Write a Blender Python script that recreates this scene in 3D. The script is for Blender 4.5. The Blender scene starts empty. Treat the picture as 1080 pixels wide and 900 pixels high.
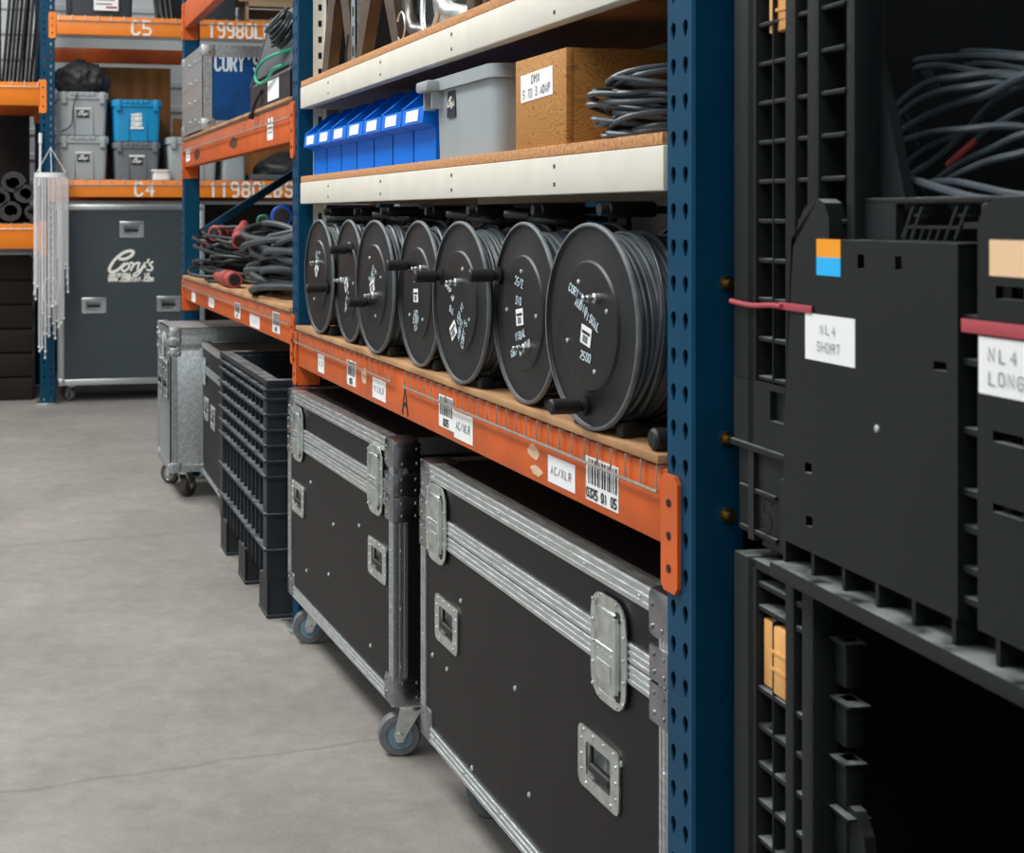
import bpy, bmesh, math, random
from mathutils import Matrix, Vector
random.seed(7)
scene = bpy.context.scene
COL = scene.collection
PI = math.pi

# ------------------------------------------------------------------ materials
def lin(h):
    h = h.lstrip('#'); out = []
    for i in (0, 2, 4):
        v = int(h[i:i+2], 16) / 255
        out.append(v / 12.92 if v <= .04045 else ((v + .055) / 1.055) ** 2.4)
    return (*out, 1)

def mat(name, col, rough=.5, metal=0, var=.0, scale=12, bump=0, bscale=60, spec=.5, col2=None, trans=0, stretch=None, detail=6, lo=.35, hi=.65, rvar=0):
    m = bpy.data.materials.new(name); m.use_nodes = True
    nt = m.node_tree; b = nt.nodes['Principled BSDF']
    c = lin(col) if isinstance(col, str) else (*col, 1)
    b.inputs['Base Color'].default_value = c
    b.inputs['Roughness'].default_value = rough
    b.inputs['Metallic'].default_value = metal
    b.inputs['Specular IOR Level'].default_value = spec
    b.inputs['Transmission Weight'].default_value = trans
    tc = nt.nodes.new('ShaderNodeTexCoord'); src = tc.outputs['Object']
    if stretch:
        mp = nt.nodes.new('ShaderNodeMapping'); mp.inputs['Scale'].default_value = stretch
        nt.links.new(src, mp.inputs['Vector']); src = mp.outputs['Vector']
    if var or col2:
        n = nt.nodes.new('ShaderNodeTexNoise'); n.inputs['Scale'].default_value = scale; n.inputs['Detail'].default_value = detail
        nt.links.new(src, n.inputs['Vector'])
        r = nt.nodes.new('ShaderNodeValToRGB')
        r.color_ramp.elements[0].position = lo; r.color_ramp.elements[1].position = hi
        d = lin(col2) if col2 else tuple(max(0, x * (1 - var)) for x in c[:3]) + (1,)
        r.color_ramp.elements[0].color = d; r.color_ramp.elements[1].color = c
        nt.links.new(n.outputs['Fac'], r.inputs['Fac']); nt.links.new(r.outputs['Color'], b.inputs['Base Color'])
        if rvar:
            mr = nt.nodes.new('ShaderNodeMapRange'); mr.inputs['To Min'].default_value = rough - rvar; mr.inputs['To Max'].default_value = rough + rvar
            nt.links.new(n.outputs['Fac'], mr.inputs['Value']); nt.links.new(mr.outputs['Result'], b.inputs['Roughness'])
    if bump:
        n2 = nt.nodes.new('ShaderNodeTexNoise'); n2.inputs['Scale'].default_value = bscale; n2.inputs['Detail'].default_value = 4
        nt.links.new(src, n2.inputs['Vector'])
        bp = nt.nodes.new('ShaderNodeBump'); bp.inputs['Strength'].default_value = bump; bp.inputs['Distance'].default_value = .004
        nt.links.new(n2.outputs['Fac'], bp.inputs['Height']); nt.links.new(bp.outputs['Normal'], b.inputs['Normal'])
    return m

M = {}
M['orange'] = mat('orange_paint', '#D6601F', .42, var=.22, scale=9, detail=8, rvar=.1)
M['orangeb'] = mat('bright_orange_paint', '#EE8420', .42, var=.1, scale=6)
M['blue'] = mat('navy_rack_paint', '#02415F', .42, spec=.2, var=.18, scale=8, rvar=.08)
M['cream'] = mat('cream_shelf_paint', '#DAD7CB', .5, var=.06, scale=14)
M['ply'] = mat('worn_plywood', '#BE9468', .75, col2='#946B45', scale=5, bump=.2, stretch=(5, 1, 1), detail=9)
M['chip'] = mat('particle_board', '#CD9A6A', .8, col2='#A97346', scale=140, bump=.25, bscale=160)
M['lam'] = mat('black_laminate', '#161517', .46, var=.3, scale=30, bump=.06, bscale=300, spec=.25)
M['alu'] = mat('aluminium_extrusion', '#E2E8E9', .36, 1, var=.22, scale=25, stretch=(6, 1, 6), rvar=.1)
M['zinc'] = mat('zinc_plated_steel', '#E0E6E3', .36, 1, var=.25, scale=40, rvar=.1)
M['chrome'] = mat('dark_chrome', '#A9ABB0', .26, 1, var=.3, scale=20, rvar=.08)
M['galv'] = mat('galvanised_sheet', '#CBD2D4', .45, 1, var=.3, scale=70, bump=.15, bscale=90)
M['blk'] = mat('black_plastic', '#141517', .5, var=.25, scale=18)
M['blkrub'] = mat('black_rubber', '#0E0E0F', .55)
M['reel'] = mat('black_reel_flange', '#1F2022', .46, spec=.4, var=.35, scale=16, detail=9, rvar=.1)
M['hub'] = mat('black_hub_plate', '#111214', .4, var=.3, scale=22)
M['cable'] = mat('grey_black_cable', '#4C555B', .38, var=.25, scale=20)
M['cablek'] = mat('black_cable', '#2A3033', .42, var=.25, scale=20)
M['cont'] = mat('dusty_black_container', '#0B0D0F', .52, col2='#15191B', scale=5, detail=9, lo=.75, hi=.3, bump=.05, spec=.3)
M['crate'] = mat('blue_black_crate', '#20262C', .5, var=.25, scale=9, detail=8)
M['bin'] = mat('blue_bin_plastic', '#0070DE', .42, spec=.15, var=.08, scale=6)
M['toteg'] = mat('grey_tote_plastic', '#9AA2A5', .42, var=.06, scale=8)
M['totel'] = mat('light_grey_tote_plastic', '#A4AAAC', .5, var=.06, scale=8)
M['toted'] = mat('dark_grey_tote_plastic', '#6E7478', .5, var=.06, scale=8)
M['totecy'] = mat('cyan_tote_plastic', '#0E8FC6', .45, var=.06, scale=8)
M['totek'] = mat('charcoal_tote_plastic', '#30363B', .5, var=.1, scale=8)
M['white'] = mat('white_label_paper', '#ECEEEE', .6)
M['ink'] = mat('black_ink', '#1A1A1A', .6)
M['inkg'] = mat('grey_ink', '#6E7478', .6)
M['chalk'] = mat('white_marker', '#C4D6E0', .6)
M['wpaint'] = mat('white_stencil_paint', '#F0EEE6', .6)
M['tan'] = mat('torn_tan_paper', '#DDBB98', .7, var=.2, scale=60)
M['wire'] = mat('galvanised_wire', '#BFBCB4', .4, .85, var=.2, scale=60)
M['brass'] = mat('brass_bolt', '#A98F58', .35, 1)
M['bcase'] = mat('blue_case_paint', '#0B4E92', .5, spec=.25, col2='#093562', scale=5, detail=9)
M['green'] = mat('green_cable', '#1FA884', .4)
M['greend'] = mat('dark_green_plastic', '#1E7A58', .45)
M['red'] = mat('red_plug_plastic', '#A84A48', .5, var=.2, scale=20)
M['redstrap'] = mat('red_strap_webbing', '#A8404A', .6)
M['cee'] = mat('blue_plug_plastic', '#1E50B4', .45)
M['clip'] = mat('amber_wood_block', '#E3AC68', .6, col2='#C98C48', scale=6, stretch=(6, 6, 1))
M['skin'] = mat('beige_tape', '#E9C39B', .6)
M['oj'] = mat('orange_tape', '#F09A10', .6)
M['cy'] = mat('sky_blue_tape', '#18B2F2', .6)
M['fab'] = mat('black_bag_fabric', '#3A3B3D', .7, var=.3, scale=20, bump=.5, bscale=26)
M['steel'] = mat('raw_steel', '#8A8782', .36, .9, col2='#59534C', scale=14, rvar=.1)
M['brown'] = mat('brown_weathered_steel', '#6E5F52', .5, .6, var=.3, scale=14)
M['brownwood'] = mat('brown_plywood', '#9A652C', .7, col2='#7C4C1E', scale=3, stretch=(6, 6, .6), detail=8)
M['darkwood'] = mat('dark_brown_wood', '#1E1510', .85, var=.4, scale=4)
M['wall'] = mat('white_metal_siding', '#D3D8DA', .5, var=.06, scale=2)
M['wallk'] = mat('shade_wall_dark', '#2A2B2C', .8, var=.2, scale=3)
M['tyre'] = mat('grey_wheel_tyre', '#6F7173', .6, var=.2, scale=40)
M['whub'] = mat('blue_grey_wheel_hub', '#6C8796', .45)
M['brtyre'] = mat('brown_wheel_tyre', '#4A3E38', .6, var=.2, scale=40)
M['crystal'] = mat('clear_crystal', '#FFFFFF', .15, trans=.12, spec=1)
M['ivory'] = mat('white_enamel', '#E4E6E6', .4)
M['card'] = mat('cardboard', '#A98E70', .85, var=.12, scale=8)
M['mesh'] = mat('grey_speaker_grille', '#4C5257', .55, var=.25, scale=200)

def dusty(m, col, amount):
    """dust settled on ledges: mixes a dust colour in where the surface faces up, broken up by noise"""
    nt = m.node_tree; b = nt.nodes['Principled BSDF']; L = nt.links.new
    g = nt.nodes.new('ShaderNodeNewGeometry'); sp = nt.nodes.new('ShaderNodeSeparateXYZ'); L(g.outputs['True Normal'], sp.inputs[0])
    mr = nt.nodes.new('ShaderNodeMapRange'); mr.inputs['From Min'].default_value = .55; mr.inputs['From Max'].default_value = .9; mr.inputs['To Max'].default_value = amount; L(sp.outputs['Z'], mr.inputs['Value'])
    n = nt.nodes.new('ShaderNodeTexNoise'); n.inputs['Scale'].default_value = 25; n.inputs['Detail'].default_value = 5
    tc = nt.nodes.new('ShaderNodeTexCoord'); L(tc.outputs['Object'], n.inputs['Vector'])
    n2 = nt.nodes.new('ShaderNodeMapRange'); n2.inputs['From Min'].default_value = .3; n2.inputs['From Max'].default_value = .6; L(n.outputs['Fac'], n2.inputs['Value'])
    mu = nt.nodes.new('ShaderNodeMath'); mu.operation = 'MULTIPLY'; L(mr.outputs['Result'], mu.inputs[0]); L(n2.outputs['Result'], mu.inputs[1])
    mx = nt.nodes.new('ShaderNodeMix'); mx.data_type = 'RGBA'; L(mu.outputs[0], mx.inputs[0]); mx.inputs[7].default_value = lin(col)
    old = b.inputs['Base Color'].links[0].from_socket; L(old, mx.inputs[6]); L(mx.outputs[2], b.inputs['Base Color'])
dusty(M['cont'], '#8A8D8E', .8); dusty(M['crate'], '#85898C', .75); dusty(M['orange'], '#B9A492', .25)

def wood_mat():
    m = bpy.data.materials.new('oak_plywood'); m.use_nodes = True; nt = m.node_tree; b = nt.nodes['Principled BSDF']
    tc = nt.nodes.new('ShaderNodeTexCoord'); mp = nt.nodes.new('ShaderNodeMapping'); mp.inputs['Scale'].default_value = (2, 2.2, 7)
    n = nt.nodes.new('ShaderNodeTexNoise'); n.inputs['Scale'].default_value = 3.4; n.inputs['Detail'].default_value = 2
    w = nt.nodes.new('ShaderNodeMath'); w.operation = 'MULTIPLY'; w.inputs[1].default_value = 24
    s = nt.nodes.new('ShaderNodeMath'); s.operation = 'FRACT'
    r = nt.nodes.new('ShaderNodeValToRGB'); r.color_ramp.elements[0].color = lin('#8A5A28'); r.color_ramp.elements[1].color = lin('#B5803F')
    r.color_ramp.elements[0].position = .0; r.color_ramp.elements[1].position = .45
    L = nt.links.new
    L(tc.outputs['Object'], mp.inputs['Vector']); L(mp.outputs['Vector'], n.inputs['Vector']); L(n.outputs['Fac'], w.inputs[0]); L(w.outputs[0], s.inputs[0]); L(s.outputs[0], r.inputs['Fac']); L(r.outputs['Color'], b.inputs['Base Color'])
    b.inputs['Roughness'].default_value = .55
    return m
M['oak'] = wood_mat()
M['cabler'] = mat('heavy_rubber_cable', '#3E464A', .42, var=.25, scale=20)
M['rimlight'] = mat('flange_rim_highlight', '#6A7074', .42, var=.4, scale=30)  # light caught by the flange rim, put into a paler grey
M['grease'] = mat('grease_smear', '#5A3524', .5, var=.4, scale=30)

def floor_mat():
    m = bpy.data.materials.new('worn_concrete'); m.use_nodes = True; nt = m.node_tree; b = nt.nodes['Principled BSDF']; L = nt.links.new
    tc = nt.nodes.new('ShaderNodeTexCoord')
    def noise(sc, det, lo, hi, c0, c1, rough=.6):
        n = nt.nodes.new('ShaderNodeTexNoise'); n.inputs['Scale'].default_value = sc; n.inputs['Detail'].default_value = det; n.inputs['Roughness'].default_value = rough
        L(tc.outputs['Object'], n.inputs['Vector'])
        r = nt.nodes.new('ShaderNodeValToRGB'); r.color_ramp.elements[0].position = lo; r.color_ramp.elements[1].position = hi
        r.color_ramp.elements[0].color = c0; r.color_ramp.elements[1].color = c1
        L(n.outputs['Fac'], r.inputs['Fac']); return n, r
    g = lambda v: (v, v, v, 1)
    _, a = noise(1.3, 9, .3, .72, lin('#84807C'), lin('#9F9B96'), .62)
    _, c = noise(13, 9, .3, .7, g(.78), g(1.08), .75)
    _, d = noise(150, 3, .3, .55, g(.78), g(1.03))
    m1 = nt.nodes.new('ShaderNodeMix'); m1.data_type = 'RGBA'; m1.blend_type = 'MULTIPLY'; m1.inputs[0].default_value = 1
    L(a.outputs['Color'], m1.inputs[6]); L(c.outputs['Color'], m1.inputs[7])
    m2 = nt.nodes.new('ShaderNodeMix'); m2.data_type = 'RGBA'; m2.blend_type = 'MULTIPLY'; m2.inputs[0].default_value = .6
    L(m1.outputs[2], m2.inputs[6]); L(d.outputs['Color'], m2.inputs[7])
    # two hairline cracks across the slab
    sp = nt.nodes.new('ShaderNodeSeparateXYZ'); L(tc.outputs['Object'], sp.inputs[0]); nz = nt.nodes.new('ShaderNodeTexNoise'); nz.inputs['Scale'].default_value = 5; nz.inputs['Detail'].default_value = 8; L(tc.outputs['Object'], nz.inputs['Vector'])
    def math_(op, x, y):
        k = nt.nodes.new('ShaderNodeMath'); k.operation = op
        for q, v in ((0, x), (1, y)):
            if isinstance(v, (int, float)): k.inputs[q].default_value = v
            else: L(v, k.inputs[q])
        return k.outputs[0]
    prev = m2.outputs[2]
    for y0, sl in ((5.66, .10), (3.24, .14)):
        dist = math_('ABSOLUTE', math_('ADD', math_('SUBTRACT', sp.outputs['Y'], y0), math_('ADD', math_('MULTIPLY', sp.outputs['X'], -sl), math_('MULTIPLY', math_('SUBTRACT', nz.outputs['Fac'], .5), .07))), 0)
        mr = nt.nodes.new('ShaderNodeMapRange'); mr.inputs['From Min'].default_value = .002; mr.inputs['From Max'].default_value = .012; mr.inputs['To Min'].default_value = .8; mr.inputs['To Max'].default_value = 1; L(dist, mr.inputs['Value'])
        mm = nt.nodes.new('ShaderNodeMix'); mm.data_type = 'RGBA'; mm.blend_type = 'MULTIPLY'; mm.inputs[0].default_value = 1; L(prev, mm.inputs[6]); L(mr.outputs['Result'], mm.inputs[7]); prev = mm.outputs[2]
    L(prev, b.inputs['Base Color'])
    b.inputs['Roughness'].default_value = .62; b.inputs['Specular IOR Level'].default_value = .35
    n2, _ = noise(30, 6, 0, 1, g(0), g(1)); bp = nt.nodes.new('ShaderNodeBump'); bp.inputs['Strength'].default_value = .12; bp.inputs['Distance'].default_value = .01
    L(n2.outputs['Fac'], bp.inputs['Height']); L(bp.outputs['Normal'], b.inputs['Normal'])
    return m
M['floor'] = floor_mat()

# ------------------------------------------------------------------ mesh builder
def FX(x, y, z, roll=0):      # frame on a face that looks towards -X: u = -Y, v = Z, w = -X
    m = Matrix(((0, 0, -1, x), (-1, 0, 0, y), (0, 1, 0, z), (0, 0, 0, 1)))
    return m @ Matrix.Rotation(roll, 4, 'Z')
def FY(x, y, z, roll=0):      # frame on a face that looks towards -Y: u = X, v = Z, w = -Y
    m = Matrix(((1, 0, 0, x), (0, 0, -1, y), (0, 1, 0, z), (0, 0, 0, 1)))
    return m @ Matrix.Rotation(roll, 4, 'Z')
def T(x, y, z): return Matrix.Translation((x, y, z))

class MB:
    def __init__(s): s.v = []; s.f = []; s.mi = []; s.cur = 0; s.lift = 0
    def add(s, vs, fs, m=None):
        o = len(s.v)
        s.v += [tuple(m @ Vector(p)) if m is not None else tuple(p) for p in vs]
        s.f += [tuple(i + o for i in f) for f in fs]; s.mi += [s.cur] * len(fs)
        return s
    def box(s, a, b, m=None, c=0):
        x0, x1 = sorted((a[0], b[0])); y0, y1 = sorted((a[1], b[1])); z0, z1 = sorted((a[2], b[2]))
        if c <= 0:
            return s.add([(x0,y0,z0),(x1,y0,z0),(x1,y1,z0),(x0,y1,z0),(x0,y0,z1),(x1,y0,z1),(x1,y1,z1),(x0,y1,z1)],
                         [(3,2,1,0),(4,5,6,7),(0,1,5,4),(1,2,6,5),(2,3,7,6),(3,0,4,7)], m)
        c = min(c, (x1-x0)*.49, (y1-y0)*.49, (z1-z0)*.49)
        bm = bmesh.new(); bmesh.ops.create_cube(bm, size=1)
        bmesh.ops.scale(bm, vec=(x1-x0, y1-y0, z1-z0), verts=bm.verts)
        bmesh.ops.translate(bm, vec=((x0+x1)/2, (y0+y1)/2, (z0+z1)/2), verts=bm.verts)
        bmesh.ops.bevel(bm, geom=list(bm.edges), offset=c, segments=2, affect='EDGES', profile=.5)
        bm.verts.index_update()
        s.add([v.co[:] for v in bm.verts], [[v.index for v in f.verts] for f in bm.faces], m); bm.free()
        return s
    def prism(s, poly, d, m=None):   # polygon in uv, from w=0 to w=d
        n = len(poly)
        vs = [(p[0], p[1], 0) for p in poly] + [(p[0], p[1], d) for p in poly]
        fs = [tuple(range(n-1, -1, -1)), tuple(range(n, 2*n))] + [(i, (i+1) % n, n+(i+1) % n, n+i) for i in range(n)]
        return s.add(vs, fs, m)
    def ring(s, outer, inner, d, m=None):
        n = len(outer)
        vs = [(p[0], p[1], 0) for p in outer] + [(p[0], p[1], 0) for p in inner] + [(p[0], p[1], d) for p in outer] + [(p[0], p[1], d) for p in inner]
        fs = []
        for i in range(n):
            j = (i+1) % n
            fs += [(2*n+i, 2*n+j, 3*n+j, 3*n+i), (i, n+i, n+j, j), (i, j, 2*n+j, 2*n+i), (n+j, n+i, 3*n+i, 3*n+j)]
        return s.add(vs, fs, m)
    def cyl(s, p0, p1, r, n=14, r1=None, m=None, c=0):
        p0 = Vector(p0); p1 = Vector(p1); r1 = r if r1 is None else r1
        d = (p1-p0).normalized()
        if c: prof = [(p0, r-c), (p0+d*c, r), (p1-d*c, r1), (p1, r1-c)]
        else: prof = [(p0, r), (p1, r1)]
        u = d.orthogonal().normalized(); w = d.cross(u)
        vs = []; fs = []
        for P, R in prof:
            vs += [tuple(P + (u*math.cos(2*PI*i/n) + w*math.sin(2*PI*i/n))*R) for i in range(n)]
        for k in range(len(prof)-1):
            for i in range(n):
                j = (i+1) % n; fs.append((k*n+i, k*n+j, k*n+n+j, k*n+n+i))
        fs += [tuple(range(n-1, -1, -1)), tuple(range((len(prof)-1)*n, len(prof)*n))]
        return s.add(vs, fs, m)
    def tube(s, pts, r, n=8, closed=False, m=None):
        P = [Vector(p) for p in pts]; N = len(P); vs = []; fs = []
        t = [(P[(i+1) % N]-P[i-1]) if closed else (P[min(i+1, N-1)]-P[max(i-1, 0)]) for i in range(N)]
        t = [x.normalized() if x.length > 1e-9 else Vector((0, 0, 1)) for x in t]
        u = t[0].orthogonal().normalized()
        for i in range(N):
            u = (u - t[i]*u.dot(t[i]))
            u = u.normalized() if u.length > 1e-6 else t[i].orthogonal().normalized()
            w = t[i].cross(u)
            R = r[i] if isinstance(r, (list, tuple)) else r
            vs += [tuple(P[i] + (u*math.cos(2*PI*k/n) + w*math.sin(2*PI*k/n))*R) for k in range(n)]
        if closed:      # best matching start on the closing ring
            end = Vector(vs[(N-1)*n]); off = min(range(n), key=lambda k: (Vector(vs[k]) - end - (P[0]-P[-1])).length)
        for i in range(N if closed else N-1):
            a = i*n; b = ((i+1) % N)*n; o = off if closed and i == N-1 else 0
            for k in range(n):
                fs.append((a+k, a+(k+1) % n, b+(k+1+o) % n, b+(k+o) % n))
        if not closed: fs += [tuple(range(n-1, -1, -1)), tuple(range((N-1)*n, N*n))]
        return s.add(vs, fs, m)
    def lathe(s, prof, n=32, m=None, cap=True):   # profile (r, h) about local Z
        vs = []; fs = []
        for r, h in prof: vs += [(r*math.cos(2*PI*i/n), r*math.sin(2*PI*i/n), h) for i in range(n)]
        for k in range(len(prof)-1):
            for i in range(n):
                j = (i+1) % n; fs.append((k*n+i, k*n+j, k*n+n+j, k*n+n+i))
        if cap: fs += [tuple(range(n-1, -1, -1)), tuple(range((len(prof)-1)*n, len(prof)*n))]
        return s.add(vs, fs, m)
    def rivet(s, m, r=.005):
        return s.lathe([(r, 0), (r*.92, r*.35), (r*.5, r*.6)], 8, m)
    def ribbon(s, pts, w, m=None, d=.0006):
        P = [Vector((p[0], p[1], 0)) for p in pts]
        P = [p for k, p in enumerate(P) if k == 0 or (p-P[k-1]).length > 1e-7]
        N = len(P)
        if N < 2: return s
        T_ = [(P[min(k+1, N-1)]-P[max(k-1, 0)]) for k in range(N)]
        T_ = [t.normalized() if t.length > 1e-9 else Vector((1, 0, 0)) for t in T_]
        P[0] = P[0]-T_[0]*w*.4; P[-1] = P[-1]+T_[-1]*w*.4
        vs = []
        for k in range(N):
            t = T_[k]; n = Vector((-t.y, t.x, 0)); f = 1
            if 0 < k < N-1:
                f = 1/max(.6, abs(t.dot((P[k+1]-P[k]).normalized())))
            z = d+s.lift; s.lift = (s.lift+2e-5) % .0008
            vs += [P[k]+n*w/2*f+Vector((0, 0, z)), P[k]-n*w/2*f+Vector((0, 0, z))]
        return s.add([tuple(v) for v in vs], [(2*k, 2*k+1, 2*k+3, 2*k+2) for k in range(N-1)], m)
    def text(s, txt, h, w, m, adv=None, slant=0, jit=0, center=True):
        adv = adv or h*.82; k = h/6; W = adv*(len(txt)-1)+4*k
        x = -W/2 if center else 0
        for ch in txt:
            oy = random.uniform(-jit, jit)*h
            for st in GLYPH.get(ch, '').split('|'):
                if not st: continue
                pts = [(x+int(a)*k*min(1, adv*.64/(4*k)), int(b)*k+oy-(h/2 if center else 0)) for a, b in st.split()]
                pts = [(px+py*slant, py) for px, py in pts]
                s.ribbon(pts, w, m)
            x += adv
        return s
    def grid_face(s, us, vs, holes, m, keep=None):   # flat face with rectangular holes
        us = sorted(set(us)); vs = sorted(set(vs)); idx = {}
        pts = []
        for i, u in enumerate(us):
            for j, v in enumerate(vs): idx[i, j] = len(pts); pts.append((u, v, 0))
        fs = []
        for i in range(len(us)-1):
            for j in range(len(vs)-1):
                cu = (us[i]+us[i+1])/2; cv = (vs[j]+vs[j+1])/2
                if any(h[0] < cu < h[1] and h[2] < cv < h[3] for h in holes): continue
                fs.append((idx[i, j], idx[i+1, j], idx[i+1, j+1], idx[i, j+1]))
        return s.add(pts, fs, m)
    def build(s, name, mats, parent=None, ang=38, loc=None, rz=0):
        me = bpy.data.meshes.new(name); me.from_pydata(s.v, [], s.f)
        for x in (mats if isinstance(mats, (list, tuple)) else [mats]): me.materials.append(M[x])
        me.polygons.foreach_set('material_index', s.mi)
        me.polygons.foreach_set('use_smooth', [True]*len(s.f))
        me.update()
        me.set_sharp_from_angle(angle=math.radians(ang))
        o = bpy.data.objects.new(name, me); COL.objects.link(o)
        if parent: o.parent = parent
        if loc: o.location = loc; o.rotation_euler.z = rz
        return o

GLYPH = {'A': '00 26 40|12 32', 'B': '00 06 36 45 33 03|33 42 31 30 00', 'C': '45 36 16 05 01 10 30 41', 'D': '00 06 26 44 42 20 00', 'E': '46 06 00 40|03 33',
 'F': '00 06 46|03 33', 'G': '45 36 16 05 01 10 30 41 43 23', 'H': '00 06|40 46|03 43', 'I': '20 26', 'J': '46 41 30 10 01', 'K': '00 06|46 03 40', 'L': '06 00 40',
 'M': '00 06 23 46 40', 'N': '00 06 40 46', 'O': '10 01 05 16 36 45 41 30 10', 'P': '00 06 36 45 44 33 03', 'Q': '10 01 05 16 36 45 41 30 10|22 40', 'R': '00 06 36 45 44 33 03|23 40',
 'S': '45 36 16 05 04 13 33 42 41 30 10 01', 'T': '06 46|26 20', 'U': '06 01 10 30 41 46', 'V': '06 20 46', 'W': '06 10 24 30 46', 'X': '00 46|06 40', 'Y': '06 23 46|23 20', 'Z': '06 46 00 40',
 '0': '10 01 05 16 36 45 41 30 10', '1': '15 26 20', '2': '05 16 36 45 44 00 40', '3': '06 46 23 42 41 30 10 01', '4': '30 36 02 42', '5': '46 06 03 33 42 41 30 00', '6': '36 16 05 01 10 30 41 42 33 03',
 '7': '06 46 20', '8': '13 04 05 16 36 45 44 33 13 02 01 10 30 41 42 33', '9': '10 30 41 45 36 16 05 04 13 43', "'": '26 25', '/': '00 46', '.': '20 21', '-': '13 33'}

def rrect(w, h, r, n=4):
    out = []
    for cx, cy, a0 in ((w/2-r, h/2-r, 0), (-w/2+r, h/2-r, PI/2), (-w/2+r, -h/2+r, PI), (w/2-r, -h/2+r, 1.5*PI)):
        out += [(cx+r*math.cos(a0+PI/2*i/n), cy+r*math.sin(a0+PI/2*i/n)) for i in range(n+1)]
    return out
def smooth(pts, k=6, closed=False):     # Catmull-Rom
    P = [Vector(p) for p in pts]; N = len(P); out = []
    for i in range(N if closed else N-1):
        a, b, c, d = (P[i-1] if closed or i else P[0]), P[i], P[(i+1) % N], (P[(i+2) % N] if closed or i+2 < N else P[-1])
        for j in range(k):
            t = j/k
            out.append(.5*((2*b)+(c-a)*t+(2*a-5*b+4*c-d)*t*t+(3*b-a-3*c+d)*t**3))
    if not closed: out.append(P[-1])
    return out

def tag(o, label, cat, group=None, kind=None):
    o['label'] = label; o['category'] = cat
    if group: o['group'] = group
    if kind: o['kind'] = kind
    return o
def thing(name, loc, rz, label, cat, group=None):
    o = bpy.data.objects.new(name, None); COL.objects.link(o)
    o.location = loc; o.rotation_euler.z = rz; o.empty_display_size = .1
    return tag(o, label, cat, group)
def struct(o): o['kind'] = 'structure'; return o

# ------------------------------------------------------------------ setting
struct(MB().box((-4.5, -1.5, -.1), (5.5, 11.6, 0)).build('floor', 'floor'))
b = MB()
seg = 18
n = int(5.2/.2)
prof = []
for i in range(n):
    z = i*.2; prof += [(0, z), (0, z+.13), (-.022, z+.145), (-.022, z+.185)]
prof.append((0, n*.2))
vs = []; fs = []
for k, x in enumerate((-4.5, 5.5)): vs += [(x, 11.5+p[0], p[1]) for p in prof]
np_ = len(prof)
fs = [(i, np_+i, np_+i+1, i+1) for i in range(np_-1)]
b.add(vs, fs); b.box((-4.5, 11.52, 0), (5.5, 11.6, n*.2)); struct(b.build('wall_back', 'wall'))
struct(MB().box((-4.6, -1.5, 0), (-4.5, 11.6, 4.2)).build('wall_left', 'wall'))
struct(MB().box((2.16, -1.2, 0), (2.26, 7.3, 3.4)).build('shade_wall_right', 'wallk'))  # added wall: blocks light and is coloured dark for the gloom behind the rack

# ------------------------------------------------------------------ pallet racking
def perforated(b, y0, y1, z0, z1, x, cols, pitch, hw, hh):
    ny = len(cols); K = [(.5, 0)]
    ang = [2*PI*i/12 for i in range(12)]
    rows = int((z1-z0)/pitch); w = (y1-y0)/ny
    for r in range(rows):
        for ci in range(ny):
            cy = y0+w*(ci+.5); cz = z0+pitch*(r+.5)
            A = sorted(set(ang+[math.atan2(sz*pitch/2, sy*w/2) % (2*PI) for sy in (1, -1) for sz in (1, -1)]))
            out = []; inn = []
            for a in A:
                ca, sa = math.cos(a), math.sin(a)
                k = min(w/2/abs(ca) if abs(ca) > 1e-6 else 9, pitch/2/abs(sa) if abs(sa) > 1e-6 else 9)
                out.append((x, cy+ca*k, cz+sa*k))
                f = 1 if sa > 0 else 1-.55*abs(sa)      # narrow towards the bottom: teardrop
                inn.append((x, cy+ca*hw*f, cz+sa*hh*(.75 if sa > 0 else 1.15)))
            m = len(A); back = [(x+.003, p[1], p[2]) for p in inn]
            b.add(out+inn+back, [(i, m+i, m+(i+1) % m, (i+1) % m) for i in range(m)]+[(m+i, 2*m+i, 2*m+(i+1) % m, m+(i+1) % m) for i in range(m)])
    return z0+rows*pitch

def post_mesh(w, dep, h, holes=True):
    b = MB(); z0 = .012
    if holes:
        top = perforated(b, .004, w-.004, z0, h, 0, (0, 1), .0508, .0075, .0135)
    else:
        top = h; b.add([(0, .004, z0), (0, w-.004, z0), (0, w-.004, h), (0, .004, h)], [(0, 3, 2, 1)])
    for y, yi in ((0, .004), (w, w-.004)):
        q = [(.004, y), (dep, y)]
        b.add([(0, yi, z0), (.004, y, z0), (.004, y, top), (0, yi, top)], [(0, 1, 2, 3)])
        s = 1 if y == 0 else -1
        b.box((.004, y, z0), (dep, y+s*.0025, top)); b.box((dep-.0025, y, z0), (dep, y+s*.02, top))
    return b

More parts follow.
